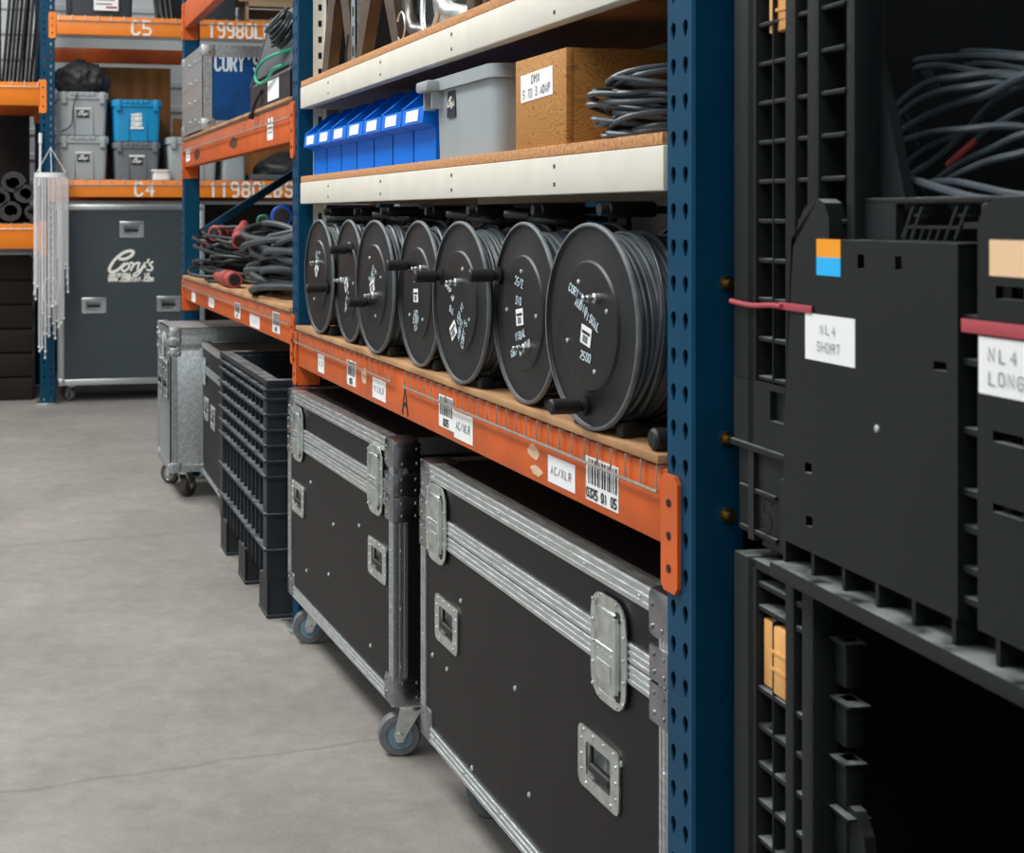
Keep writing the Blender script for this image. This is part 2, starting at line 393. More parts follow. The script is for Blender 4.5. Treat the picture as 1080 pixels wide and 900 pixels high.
def upright(label, loc, rz, w, h, dep, braces, bolts=(), group='blue pallet rack uprights', d=.078):
    t = thing('upright_frame', loc, rz, label, 'rack upright', group)
    post_mesh(w, d, h).build('post', 'blue', t)
    r = post_mesh(w, d, h, False).build('post', 'blue', t); r.location = (dep, 0, 0)
    for x in (0, dep):
        p = MB().box((x-.03, -.025, 0), (x+d+.02, w+.025, .012), None, .002); p.cur = 1
        for yy in (-.012, w+.012): p.cyl((x+.03, yy, .012), (x+.03, yy, .03), .008, 6)
        p.build('foot_plate', ['zinc', 'brass'], t)
    ym = w*.5
    for z0, z1 in braces:
        nm = 'horizontal_brace' if abs(z0-z1) < .01 else 'diagonal_brace'
        q = MB(); L = math.hypot(dep-d, z1-z0); a = math.atan2(z1-z0, dep-d)
        q.box((0, -.019, -.019), (L, .019, .019), T(d*.75, ym, z0) @ Matrix.Rotation(-a, 4, 'Y'), .003)
        q.build(nm, 'blue', t)
    for x, z in bolts:
        q = MB().cyl((x, 0, z), (x, -.006, z), .011, 6); q.cyl((x, -.006, z), (x, -.016, z), .006, 10); q.build('bolt', 'brass', t)
    return t

upright('dark blue perforated rack post nearest the camera, beside the large black container', (.94, 1.765, 0), 0, .078, 3.0, 1.0,
        [(.3, .3), (.5, 1.1), (1.9, 1.9), (2.0, 2.6)], [(.05, 1.206), (.05, .992), (.05, .887)])
upright('dark blue rack post between the cable reels and the coils with red plugs', (.94, 4.30, 0), 0, .078, 3.0, 1.0, [(.3, .3), (2.0, 2.6)])
upright('dark blue rack post beside the blue case lettered CORY\'S, with long diagonal brace', (.94, 6.92, 0), 0, .078, 3.0, 1.0, [(.3, .3), (1.19, 1.78), (2.3, 2.9)])
upright('dark blue rack post with the crystal chandelier hung on it', (.444, 9.83, 0), PI/2, .1, 3.3, 1.1, [(.2, .2), (.4, 1.0), (2.4, 3.0)], d=.07)

def sticker(b, m, w, h, kind, txt=None):
    b.cur = 0; b.prism([(-w/2, -h/2), (w/2, -h/2), (w/2, h/2), (-w/2, h/2)], .0008, m)
    b.cur = 1; m2 = m @ T(0, 0, .0008)
    if kind == 'bar':
        x = -w*.42; rnd = random.Random(int(w*1e5)+int(h*1e4))
        while x < w*.42:
            k = rnd.choice((.02, .03, .05))*w
            b.prism([(x, -h*.12), (x+k, -h*.12), (x+k, h*.45), (x, h*.45)], .0003, m2); x += k+rnd.choice((.025, .04))*w
        b.text(txt or '0325 01 05', h*.2, h*.045, m2 @ T(0, -h*.32, 0), adv=w*.095)
    elif kind == 'txt':
        b.cur = 2
        b.text(txt, h*.28, h*.04, m2, adv=w*.8/len(txt), slant=.1, jit=.05)
    elif kind == 'lines':
        for i in range(3): b.prism([(-w*.35, h*(.25-.22*i)), (w*.35, h*(.25-.22*i)), (w*.35, h*(.31-.22*i)), (-w*.35, h*(.31-.22*i))], .0003, m2)
    return b

def beam(label, loc, rz, L, h, mt, conns=(0, 1), stick=(), letters=(), cz=(-.055, .0), group=None, ledge=True):
    """front face at x = 0 looking to -x, y = 0..L, z = 0 bottom .. h top"""
    t = thing('pallet_beam', loc, rz, label, 'rack beam', group)
    b = MB()
    b.box((0, 0, 0), (.045, L, h), None, .004)
    b.build('beam', mt, t)
    for e in conns:
        y0, y1 = (-.045, .004) if e == 0 else (L-.004, L+.045)
        z0, z1 = cz[0], h+cz[1]
        c = MB()
        c.prism([(-(y1-y0)/2+.008, -(z1-z0)/2), ((y1-y0)/2-.008, -(z1-z0)/2), ((y1-y0)/2, -(z1-z0)/2+.01), ((y1-y0)/2, (z1-z0)/2-.01), ((y1-y0)/2-.008, (z1-z0)/2), (-(y1-y0)/2+.008, (z1-z0)/2), (-(y1-y0)/2, (z1-z0)/2-.01), (-(y1-y0)/2, -(z1-z0)/2+.01)], .006, FX(-.0005, (y0+y1)/2, (z0+z1)/2))
        c.box((0, .001 if e == 0 else L-.006, z0), (.07, .006 if e == 0 else L-.001, z1))
        c.cur = 1
        for k in range(3): c.cyl((-.0066, (y0+y1)/2, z0+(z1-z0)*(.2+.28*k)), (-.008, (y0+y1)/2, z0+(z1-z0)*(.2+.28*k)), .006, 10)
        for xx in (.022, .05): c.cyl((xx, .001 if e == 0 else L-.001, z0+.02), (xx, -.0005 if e == 0 else L+.0005, z0+.02), .007, 8)
        c.build('connector', [mt, 'blkrub'], t)
    for (y, z, w, hh, kind, txt) in stick:
        q = MB()
        if kind == 'torn':
            rnd = random.Random(int(y*1000)); q.prism([(w/2*math.cos(a)*rnd.uniform(.6, 1.1), hh/2*math.sin(a)*rnd.uniform(.55, 1.1)) for a in [2*PI*i/11 for i in range(11)]], .0006, FX(-.0002, y, z))
            q.build('tape_remnant', 'tan', t)
        elif kind == 'ink':
            q.text(txt, hh, hh*.17, FX(-.0002, y, z), adv=w); q.build('stencil_letter', 'ink', t)
        else:
            sticker(q, FX(-.0002, y, z), w, hh, kind, txt); q.build('label_sticker', ['white', 'ink', 'inkg'], t)
    for (y, z, s, hh, adv) in letters:
        MB().text(s, hh, hh*.17, FX(-.0002, y, z), adv=adv).build('stencil_lettering', 'wpaint', t)
    return t

def wire_deck(label, loc, rz, D, L, drop, group, pitch=.05, r=.0024):
    b = MB(); n = max(2, round(L/pitch))
    for i in range(n+1):
        y = .008+(L-.016)*i/n
        b.tube([(D, y, r), (-.008, y, r), (-.0085, y, -drop)], r, 5)
    for z in (-drop+.001,): b.tube([(-.0105, 0, z), (-.0105, L, z)], r*1.15, 5)
    for k in range(1, 8): b.tube([(D*k/8, 0, r), (D*k/8, L, r)], r*.7, 5)
    return tag(b.build('wire_deck', 'wire', None, loc=loc, rz=rz), label, 'wire deck', group)

def board(name, a, c, mt, label, cat='board', group=None):
    o = MB().box((0, 0, 0), (c[0]-a[0], c[1]-a[1], c[2]-a[2]), None, .0015).build(name, mt, loc=a)
    return tag(o, label, cat, group)

Z1 = .829                       # bay with the reels
beam('worn orange beam with stickers and a black letter A under the cable reels', (.94, 1.843, Z1), 0, 2.457, .109, 'orange', stick=[
    (2.13, .045, .082, .054, 'x', None), (2.05, .045, .0, .0, 'x', None)][:0] + [
    (3.978-1.843, .869-Z1, .075, .052, 'txt', 'XLR'), (3.628-1.843, .88-Z1, .09, .066, 'bar', '0235'), (3.50-1.843, .884-Z1, .055, .05, 'torn', ''),
    (3.355-1.843, .869-Z1, .12, .05, 'txt', 'MICXLR'), (3.133-1.843, .872-Z1, .07, .062, 'ink', 'A'), (2.83-1.843, .884-Z1, .10, .068, 'bar', '0325'),
    (2.722-1.843, .868-Z1, .115, .055, 'txt', 'AC/XLR'), (2.345-1.843, .880-Z1, .07, .03, 'torn', ''), (2.33-1.843, .850-Z1, .06, .022, 'torn', ''),
    (2.219-1.843, .865-Z1, .115, .046, 'txt', 'AC/XLR'), (2.058-1.843, .878-Z1, .12, .07, 'bar', '0325 01 05')], cz=(-.06, -.004))
beam('worn orange rear beam in shadow behind the cable reels', (1.96, 1.843, Z1), 0, 2.457, .109, 'orange')
wire_deck('galvanised wire deck hanging over the orange beam, on the camera side of the letter A', (.94, 1.85, .938), 0, 1.02, 1.27, .034, 'wire decks under the reels')
wire_deck('galvanised wire deck hanging over the orange beam, beyond the letter A', (.94, 3.215, .938), 0, 1.02, 1.075, .034, 'wire decks under the reels')
board('plywood_board', (.931, 1.852, .944), (1.99, 4.29, .957), 'ply', 'worn brown plywood board under the row of cable reels')

Z2 = .885                       # bay with the coils
beam('scuffed orange beam with white stickers under the coils with red plugs', (.94, 4.378, Z2), 0, 2.542, .10, 'orange', stick=[
    (2.21, .03, .12, .045, 'txt', 'SOCA'), (1.67, .036, .15, .04, 'txt', 'FEEDER'), (1.01, .045, .12, .06, 'bar', '0412'), (.65, .03, .19, .045, 'txt', 'CAMLOK'), (.256, .055, .12, .07, 'bar', '0418')])
wire_deck('galvanised wire deck hanging over the scuffed orange beam of the coils', (.94, 4.385, Z2+.10), 0, 1.02, 2.53, .034, 'wire decks of the second bay')
board('plywood_board', (.931, 4.39, Z2+.106), (1.99, 6.91, Z2+.12), 'ply', 'worn plywood board under the coils with red plugs')
Z3 = 1.535
def smudge(b, m, w, h, s):
    r = random.Random(s); b.prism([(w/2*math.cos(a)*r.uniform(.7, 1), h/2*math.sin(a)*r.uniform(.7, 1)) for a in [2*PI*i/10 for i in range(10)]], .0004, m)
bt = beam('scuffed orange beam under the blue case lettered CORY\'S', (.94, 4.378, Z3), 0, 2.542, .125, 'orange', stick=[
    (.36, .06, .1, .075, 'lines', None), (2.4, .055, .13, .06, 'lines', None)])
q = MB(); smudge(q, FX(-.0002, 1.1, .05), .22, .055, 3); smudge(q, FX(-.0002, 2.1, .045), .2, .06, 5); q.build('grease_stain', 'grease', bt)
wire_deck('galvanised wire deck hanging over the beam of the blue case', (.94, 4.385, Z3+.125), 0, 1.02, 2.53, .05, 'wire decks of the second bay')
board('plywood_board', (.931, 4.39, Z3+.131), (1.99, 6.91, Z3+.143), 'ply', 'thin plywood board under the blue case lettered CORY\'S')
beam('orange beam high above the blue case, cut by the top edge', (.94, 4.378, 2.22), 0, 2.542, .125, 'orange')

# rack C, across the end of the aisle (front face Y = 9.83, looks to -Y)
R90 = PI/2
def cbeam(label, x0, x1, z, h, letters=(), y=9.83, mt='orangeb', **k):
    # local y runs to -X
    return beam(label, (x1, y, z), R90, x1-x0, h, mt, letters=letters, **k)
XR = 3.0
cbeam('bright orange beam stencilled C5 at the end of the aisle', .446, XR, 2.545, .13,
      [(XR-1.042, .058, 'C5', .09, .078), (XR-1.775, .058, '19980LBS', .095, .067)], conns=(0, 1), cz=(-.03, .02))
cbeam('bright orange beam stencilled C4 above the tall black road case', .446, XR, 1.425, .118,
      [(XR-1.062, .056, 'C4', .088, .078), (XR-1.82, .056, '11980LBS', .095, .078)], cz=(-.03, .02))
cbeam('darker orange rear beam seen under the C5 shelf', .446, XR, 2.47, .11, y=10.9, mt='orange')
cbeam('orange rear beam in shadow behind the totes of shelf C4', .446, XR, 1.41, .11, y=10.9, mt='orange')
cbeam('plain bright orange beam below the bundle of upright black poles', -2.1, .342, 2.05, .16, conns=(0,), cz=(-.05, .02))
cbeam('plain bright orange beam below the rolled black mats', -2.1, .342, 1.07, .17, conns=(0,), cz=(-.05, .02))
cbeam('orange rear beam in shadow behind the rolled black mats', -2.1, .342, 1.07, .15, y=10.9, mt='orange', conns=(0,))
cbeam('orange rear beam behind the bundle of upright black poles', -2.1, .342, 2.05, .15, y=10.9, mt='orange', conns=(0,))
for z, lab in ((2.675, 'wire deck of shelf C5 above the black bag and totes'), (1.543, 'wire deck of shelf C4 under the grey and blue totes')):
    wire_deck(lab, (XR-.01, 9.83, z), R90, 1.1, XR-.47, .035, 'wire decks of the far rack', pitch=.09, r=.0035)
for z, lab in ((2.21, 'wire deck under the upright black poles'), (1.24, 'wire deck under the rolled black mats')):
    wire_deck(lab, (.335, 9.83, z), R90, 1.1, 2.4, .035, 'wire decks of the far rack', pitch=.09, r=.0035)

# ------------------------------------------------------------------ cream shelving unit inside the reel bay
t = thing('shelving_unit', (.945, 1.86, .957), 0, 'cream boltless shelving unit with two wooden shelves above the cable reels', 'shelving')
SL, SD = 2.42, .60
for x in (0, SD):
    for e in (0, 1):
        y = -.012 if e == 0 else SL
        s = 1 if e == 0 else -1
        q = MB()
        xs = 1 if x == 0 else -1
        if e == 0: x = .08 if x == 0 else x
        # L-shaped angle post with slots on its inner leg
        z = 0; 
        q.box((x, y, 0), (x+xs*.003, y+s*.012, 1.3))
        pts_u = [0, .006, .016, .036]; holes = []
        zs = [0]; k = .03
        while k < 1.28: zs += [k, k+.02]; holes.append((.012, .024, k, k+.02)); k += .05
        zs.append(1.3)
        m = Matrix(((xs, 0, 0, x), (0, 0, s, y), (0, 1, 0, 0), (0, 0, 0, 1)))
        q.grid_face([0, .012, .024, .04], zs, holes, m)
        q.grid_face([0, .012, .024, .04], zs, holes, m @ T(0, 0, .0025))
        q.build('post', 'cream', t)
for zb in (.378, .673):
    for x in (0, SD-.03):
        q = MB(); q.box((x-.001, .001, zb), (x+.03, SL-.001, zb+.066), None, .003)
        if x == 0:
            q.cur = 1
            for y in (.4, .95, 1.5, 2.05):
                for dz in (.017, .048): q.prism([(-.004, -.003), (.004, -.003), (.004, .004), (-.004, .004)], .0006, FX(-.001, y, zb+dz))
        q.build('shelf_beam', ['cream', 'ink'], t)
    for y in (.002, SL-.03): MB().box((.03, y, zb), (SD-.03, y+.025, zb+.066)).build('end_beam', 'cream', t)
    MB().box((.0, .005, zb+.0665), (SD-.002, SL-.005, zb+.085), None, .001).build('shelf_board', 'chip', t)

# ------------------------------------------------------------------ cable reels
def reel(loc, rz, label, knob, pin, lab, texts, seed):
    t = thing('cable_reel', loc, rz, label, 'cable reel', 'black cable reels in a row on the orange rack')
    R, W, CZ = .164, .165, .1665; rnd = random.Random(seed)
    A = Matrix.Translation((0, 0, CZ)) @ Matrix.Rotation(PI/2, 4, 'Y')      # local z -> +x
    for x, fl in ((0, 1), (W, 0)):
        f = MB()
        f.lathe([(.002, 0), (.108, 0), (.112, .002), (R-.007, .0025), (R-.003, -.0025), (R, 0), (R, .005), (R-.004, .0065), (.1, .005), (.002, .005)], 72, Matrix.Translation((x, 0, 0)) @ A)
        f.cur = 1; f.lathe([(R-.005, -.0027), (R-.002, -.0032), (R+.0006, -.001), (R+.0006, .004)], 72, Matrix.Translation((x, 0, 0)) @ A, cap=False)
        f.build('flange', ['reel', 'rimlight'], t, ang=50)
    h = MB(); mm = Matrix.Translation((-.0005, 0, 0)) @ A
    h.lathe([(.002, -.005), (.094, -.005), (.102, -.0035), (.105, 0), (.105, .001)], 64, mm)
    h.cur = 1
    for k in range(4):
        a = PI/4+k*PI/2+seed*.4; h.rivet(FX(-.0055, .075*math.cos(a), CZ+.075*math.sin(a)), .0042)
    h.build('hub_plate', ['hub', 'zinc'], t, ang=25)
    d = MB(); d.lathe([(.06, .005), (.132, .006), (.132, W-.001), (.06, W)], 40, A); d.build('drum', 'blkrub', t)
    c = MB(); N = 21
    for i in range(N):
        x = .0115+(W-.0155-.0075)*i/(N-1); r0 = .1405+rnd.uniform(-.002, .003); ph = rnd.uniform(0, 6.28)
        pts = []
        for k in range(56):
            a = 2*PI*k/56
            rr = r0+.0012*math.sin(2*a+ph); pts.append((x+.0022*math.sin(a+ph), rr*math.cos(a), CZ+rr*math.sin(a)))
        c.tube(pts, .0043, 7, True)
    for i in range(3):       # a few crossing turns on top
        x0 = rnd.uniform(.03, .13); pts = []
        for k in range(56):
            a = 2*PI*k/56; pts.append((x0+.018*math.sin(a+i), .148*math.cos(a), CZ+.148*math.sin(a)))
        c.tube(pts, .0043, 7, True)
    c.build('wound_cable', 'cable', t)
    # crank grip
    ky, kz = knob
    g = MB(); g.cyl((-.0005, ky, CZ+kz), (-.012, ky, CZ+kz), .009, 16); g.cyl((-.012, ky, CZ+kz), (-.062, ky, CZ+kz), .0125, 20, c=.003)
    g.cyl((-.0015, ky, CZ+kz), (-.006, ky, CZ+kz), .017, 20)
    g.build('crank_grip', 'blkrub', t)
    py, pz = pin
    g = MB(); g.cyl((-.004, py, CZ+pz), (-.016, py, CZ+pz), .008, 14, c=.0015); g.cyl((-.016, py, CZ+pz), (-.034, py, CZ+pz), .0042, 10, c=.001); g.cyl((-.022, py, CZ+pz), (-.026, py, CZ+pz), .006, 10)
    g.build('lock_pin', 'zinc', t)
    ly, lz, la = lab
    q = MB(); m = FX(-.0062, ly, CZ+lz, la); w, hh = .036, .03
    q.prism([(-w/2, -hh/2), (w/2, -hh/2), (w/2, hh/2), (-w/2, hh/2)], .0006, m); q.cur = 1
    q.prism([(-w*.4, .002), (w*.4, .002), (w*.4, .007), (-w*.4, .007)], .0002, m @ T(0, 0, .0006)); q.cur = 2
    q.prism([(-w*.28, -.012), (w*.22, -.012), (w*.22, 0), (-w*.28, 0)], .0002, m @ T(0, 0, .0006))
    q.build('label_sticker', ['white', 'ink', 'inkg'], t)
    q = MB()
    for (s, y, z, a, hh) in texts: q.text(s, hh, .0022, FX(-.0058, y, CZ+z, a), adv=hh*.72, slant=.12, jit=.1)
    q.build('marker_writing', 'chalk', t)
    # stand
    s = MB(); tr = .008
    s.tube(smooth([(W+.03, -.075, tr), (.02, -.075, tr)], 2), tr, 10)
    s.tube(smooth([(W+.03, .075, tr), (.02, .075, tr)], 2), tr, 10)
    s.tube([(W+.02, -.075, tr), (W+.02, -.06, .18), (W+.02, -.03, .345)], tr, 10)
    s.tube([(W+.02, .075, tr), (W+.02, .06, .18), (W+.02, .03, .345)], tr, 10)
    s.tube([(W+.02, -.031, .345), (W+.02, .031, .345)], tr, 10)
    s.tube(smooth([(W+.02, 0, .345), (W-.02, 0, .351), (.018, 0, .352)], 4), .0065, 10)
    s.cyl((W+.02, 0, CZ), (-.0015, 0, CZ), .012, 14)
    s.build('stand', 'blkrub', t)
    s = MB(); s.cyl((.03, 0, .352), (.115, 0, .352), .0125, 16, c=.003); s.cyl((.016, 0, .352), (.03, 0, .352), .0098, 14); s.build('carry_grip', 'blk', t)
    for y in (-.075, .075):
        q = MB(); q.box((.012, y-.011, 0), (.04, y+.011, .026), None, .004); q.build('rubber_foot', 'blkrub', t)
    return t

rd = math.radians
reel((.930, 2.083, .957), rd(2), 'cable reel beside the blue post nearest the camera, crank grip at the bottom', (.015, -.128), (-.043, .047), (.0, -.015, rd(-12)),
     [("CORY'S", .034, .052, rd(-20), .013), ('AUDIO', .016, .030, rd(-20), .013), ('VISUAL', -.022, .010, rd(-22), .013), ('2500', 0, -.048, rd(-10), .013)], 1)
reel((.943, 2.398, .957), rd(-1), 'second cable reel from the camera-side blue post, lettered 3/5C, silver pin low', (.13, .062), (-.033, -.061), (.005, -.008, rd(8)),
     [('3/5C', .01, .055, rd(170), .015), ('DIS', .012, .022, rd(175), .014), ('VISUAL', .0, -.04, rd(14), .013), ("CORY'S AUDIO", .0, -.064, rd(18), .012)], 2)
reel((.929, 2.712, .957), rd(1), 'third cable reel from the camera-side blue post, writing fanned round a tilted sticker', (.11, .048), (-.01, .041), (.022, -.058, rd(35)),
     [("CORY'S", -.04, -.06, rd(62), .014), ('AUDIO', -.018, -.052, rd(62), .013), ('150 FT', -.02, -.02, rd(50), .012), ('CAMP AB', .04, .02, rd(-40), .011), ('BAL', .03, -.018, rd(-20), .012)], 3)
reel((.942, 3.036, .957), rd(-1), 'middle cable reel of the row, upright sticker between two lines of writing', (.05, .062), (-.06, .058), (.0, -.004, rd(3)),
     [('SIG', .0, .035, rd(4), .014), ('CORY', .0, -.044, rd(184), .013), ('AUDIO', .0, -.06, rd(184), .013), ('VIS', 0, -.076, rd(184), .012)], 4)
reel((.928, 3.355, .957), rd(1), 'cable reel third from the far blue post, crank grip pointing from its lower half', (.03, -.04), (-.03, -.02), (.0, .0, rd(25)),
     [("CORY'S", -.02, .02, rd(60), .013), ('AUDIO', -.002, .035, rd(60), .012), ('B', .02, .02, rd(60), .012)], 5)
reel((.941, 3.664, .957), rd(-1), 'cable reel second from the far blue post, crank grip high on its flange', (-.04, .085), (.03, .0), (.0, -.01, rd(30)),
     [("CORY'S", -.01, -.045, rd(50), .013), ('AUDIO', .0, -.065, rd(40), .012)], 6)
reel((.930, 3.968, .957), rd(1), 'smallest looking cable reel, beside the far blue post, at the end of the row', (-.10, -.03), (-.03, .04), (.0, .02, rd(40)),
     [("CORY'S", -.02, .05, rd(65), .013), ('200', .0, .06, rd(65), .012)], 7)
# tube end on the board beside the near post, loose black cable ends over the reels
q = MB(); q.cyl((.945, 1.885, .974), (1.20, 1.885, .974), .0105, 14); q.cyl((.938, 1.885, .974), (.985, 1.885, .974), .0165, 18, c=.004)
tag(q.build('capped_tube', 'blkrub'), 'short black rubber-capped tube lying on the board beside the camera-side post', 'tube')
def loose(name, pts, r, mt, label, cat, group=None, extra=None):
    q = MB(); q.tube(smooth(pts, 7), r, 8)
    o = q.build(name, mt); return tag(o, label, cat, group)
rnd = random.Random(5)
for i, (y, lab) in enumerate(((2.55, 'loose black cable end draped behind the carry grip of the second reel from the camera'), (2.9, 'loose black cable end draped over the third reel from the camera'), (3.5, 'loose black cable end draped over the two reels near the far post'))):
    z = 1.276
    P = [(1.16, y+.10, z), (1.06, y+.05, z+.012), (1.0, y-.03, z+.018), (1.03, y-.11, z+.01), (1.12, y-.12, z)]
    q = MB(); q.tube(smooth(P, 7), .0055, 8); q.tube(smooth([(p[0]+.02, p[1]+.015, p[2]+.014) for p in P], 7), .0055, 8)
    q.cyl((1.0, y-.035, z+.022), (.965, y+.0, z+.026), .0085, 12)
    tag(q.build('cable_end', 'cablek'), lab, 'cable', 'loose cable ends over the reels')

# ------------------------------------------------------------------ flight cases
def ribbed(b, m, L, w, th=.0035, nr=3):
    """strip along u (0..L), v -w/2..w/2, standing proud along w, with ridges"""
    b.box((0, -w/2, 0), (L, w/2, th), m)
    for k in range(nr):
        v = -w/2+w*(k+.5)/nr; b.box((0, v-w/nr*.22, th), (L, v+w/nr*.22, th+.0016), m)
    return b

def latch_part(p, m, w, h):
    q = MB()
    out = rrect(w, h, w*.3); inn = rrect(w*.74, h*.86, w*.12)
    q.ring(out, inn, .0028, m)
    for k in range(5):
        for sx in (-1, 1): q.rivet(m @ T(sx*w*.435, h*(-.4+.2*k), .0035), .0032)
    for sx in (-.5, .5):
        for sy in (-1, 1): q.rivet(m @ T(sx*w*.5, sy*h*.465, .0035), .003)
    q.prism(rrect(w*.75, h*.87, w*.1), .0012, m)
    q.cur = 1; q.prism([(w*.2, -h*.42), (w*.33, -h*.42), (w*.33, -h*.3), (w*.2, -h*.3)], .0006, m @ T(0, 0, .0012)); q.prism([(w*.2, h*.31), (w*.33, h*.31), (w*.33, h*.4), (w*.2, h*.4)], .0006, m @ T(0, 0, .0012))
    q.cur = 0
    q.box((-w*.33, h*.05, .0006), (w*.2, h*.36, .0055), m, .0015)
    q.box((-w*.33, -h*.40, .0006), (w*.2, h*.0, .005), m, .0015)
    q.box((-w*.30, -h*.30, .005), (w*.12, -h*.12, .0062), m)
    o = q.build('latch', ['zinc', 'blkrub'], p)
    g = MB()
    g.cyl((-w*.3, h*.025, .005), (w*.2, h*.025, .005), h*.02, 10, m=m)
    for k in range(4): g.rivet(m @ T(-w*.26+w*.13*k, -h*.035, .005), .0026)
    g.cyl((w*.27, -h*.34, .004), (w*.27, h*.34, .004), w*.05, 8, m=m)
    g.rivet(m @ T(w*.27, h*.3, .006), .0045); g.rivet(m @ T(w*.27, -h*.3, .006), .0045)
    g.build('latch_lever', 'zinc', o)
    return o

def handle_part(p, m, w, h):
    q = MB()
    q.ring(rrect(w, h, w*.1), rrect(w*.6, h*.56, w*.04), .0035, m)
    for k in range(4):
        q.rivet(m @ T(w*(-.36+.24*k), h*.42, .0035), .0034)
    for k in range(2): q.rivet(m @ T(w*(-.3+.6*k), -h*.42, .0035), .0034)
    for k in range(3):
        for sx in (-1, 1): q.rivet(m @ T(sx*w*.42, h*(-.25+.25*k), .0035), .0034)
    d = .03
    a, b_ = w*.31, h*.29
    q.add([(-a, -b_, .001), (a, -b_, .001), (a, b_, .001), (-a, b_, .001), (-a*.8, -b_*.8, -d), (a*.8, -b_*.8, -d), (a*.8, b_*.8, -d), (-a*.8, b_*.8, -d)],
          [(0, 1, 5, 4), (1, 2, 6, 5), (2, 3, 7, 6), (3, 0, 4, 7), (4, 5, 6, 7)], m)
    o = q.build('recessed_handle', 'zinc', p)
    g = MB(); g.cyl((-w*.25, -h*.13, -.004), (w*.25, -h*.13, -.004), h*.085, 14, m=m, c=.003)
    g.tube([tuple(m @ Vector(v)) for v in ((-w*.25, -h*.13, -.004), (-w*.27, h*.2, -.006), (-w*.2, h*.25, -.006), (w*.2, h*.25, -.006), (w*.27, h*.2, -.006), (w*.25, -h*.13, -.004))], .003, 6)
    g.build('grip', 'tyre' if False else 'blk', o)
    return o

def caster(p, x, y, r, rz, zt, tyre='tyre', hub='whub', fork='zinc'):
    e = MB()
    m = Matrix.Translation((x, y, 0)) @ Matrix.Rotation(rz, 4, 'Z')       # wheel axle along local y, trail along local x
    e.box((-.05, -.04, zt-.005), (.05, .04, zt), m, .002)
    e.cyl((0, 0, zt-.018), (0, 0, zt-.005), .03, 20, m=m)
    for sy in (-1, 1):
        e.prism([(-.025, zt-.016), (.028, zt-.016), (.042, r+.004), (.036, r-.014), (.02, r-.014), (.012, r+.004)], .004, m @ Matrix(((1, 0, 0, 0), (0, 0, 1, sy*.0225-.002), (0, 1, 0, 0), (0, 0, 0, 1))))
        e.cyl((.028, sy*.024, r), (.028, sy*.031, r), .009, 10, m=m)
    o = e.build('caster', fork, p)
    w = MB(); A = m @ Matrix.Translation((.028, 0, r)) @ Matrix.Rotation(-PI/2, 4, 'X')
    w.lathe([(.012, -.015), (r*.60, -.013), (r*.64, -.0175), (r*.93, -.0165), (r, -.011), (r, .011), (r*.93, .0165), (r*.64, .0175), (r*.60, .013), (.012, .015)], 40, A)
    w.build('tyre', tyre, o)
    w = MB(); w.lathe([(.008, -.018), (.016, -.018), (r*.3, -.0165), (r*.58, -.0165), (r*.62, -.019), (r*.62, .019), (r*.58, .0165), (r*.3, .0165), (.016, .018), (.008, .018)], 32, A); w.build('wheel_hub', hub, o)
    return o

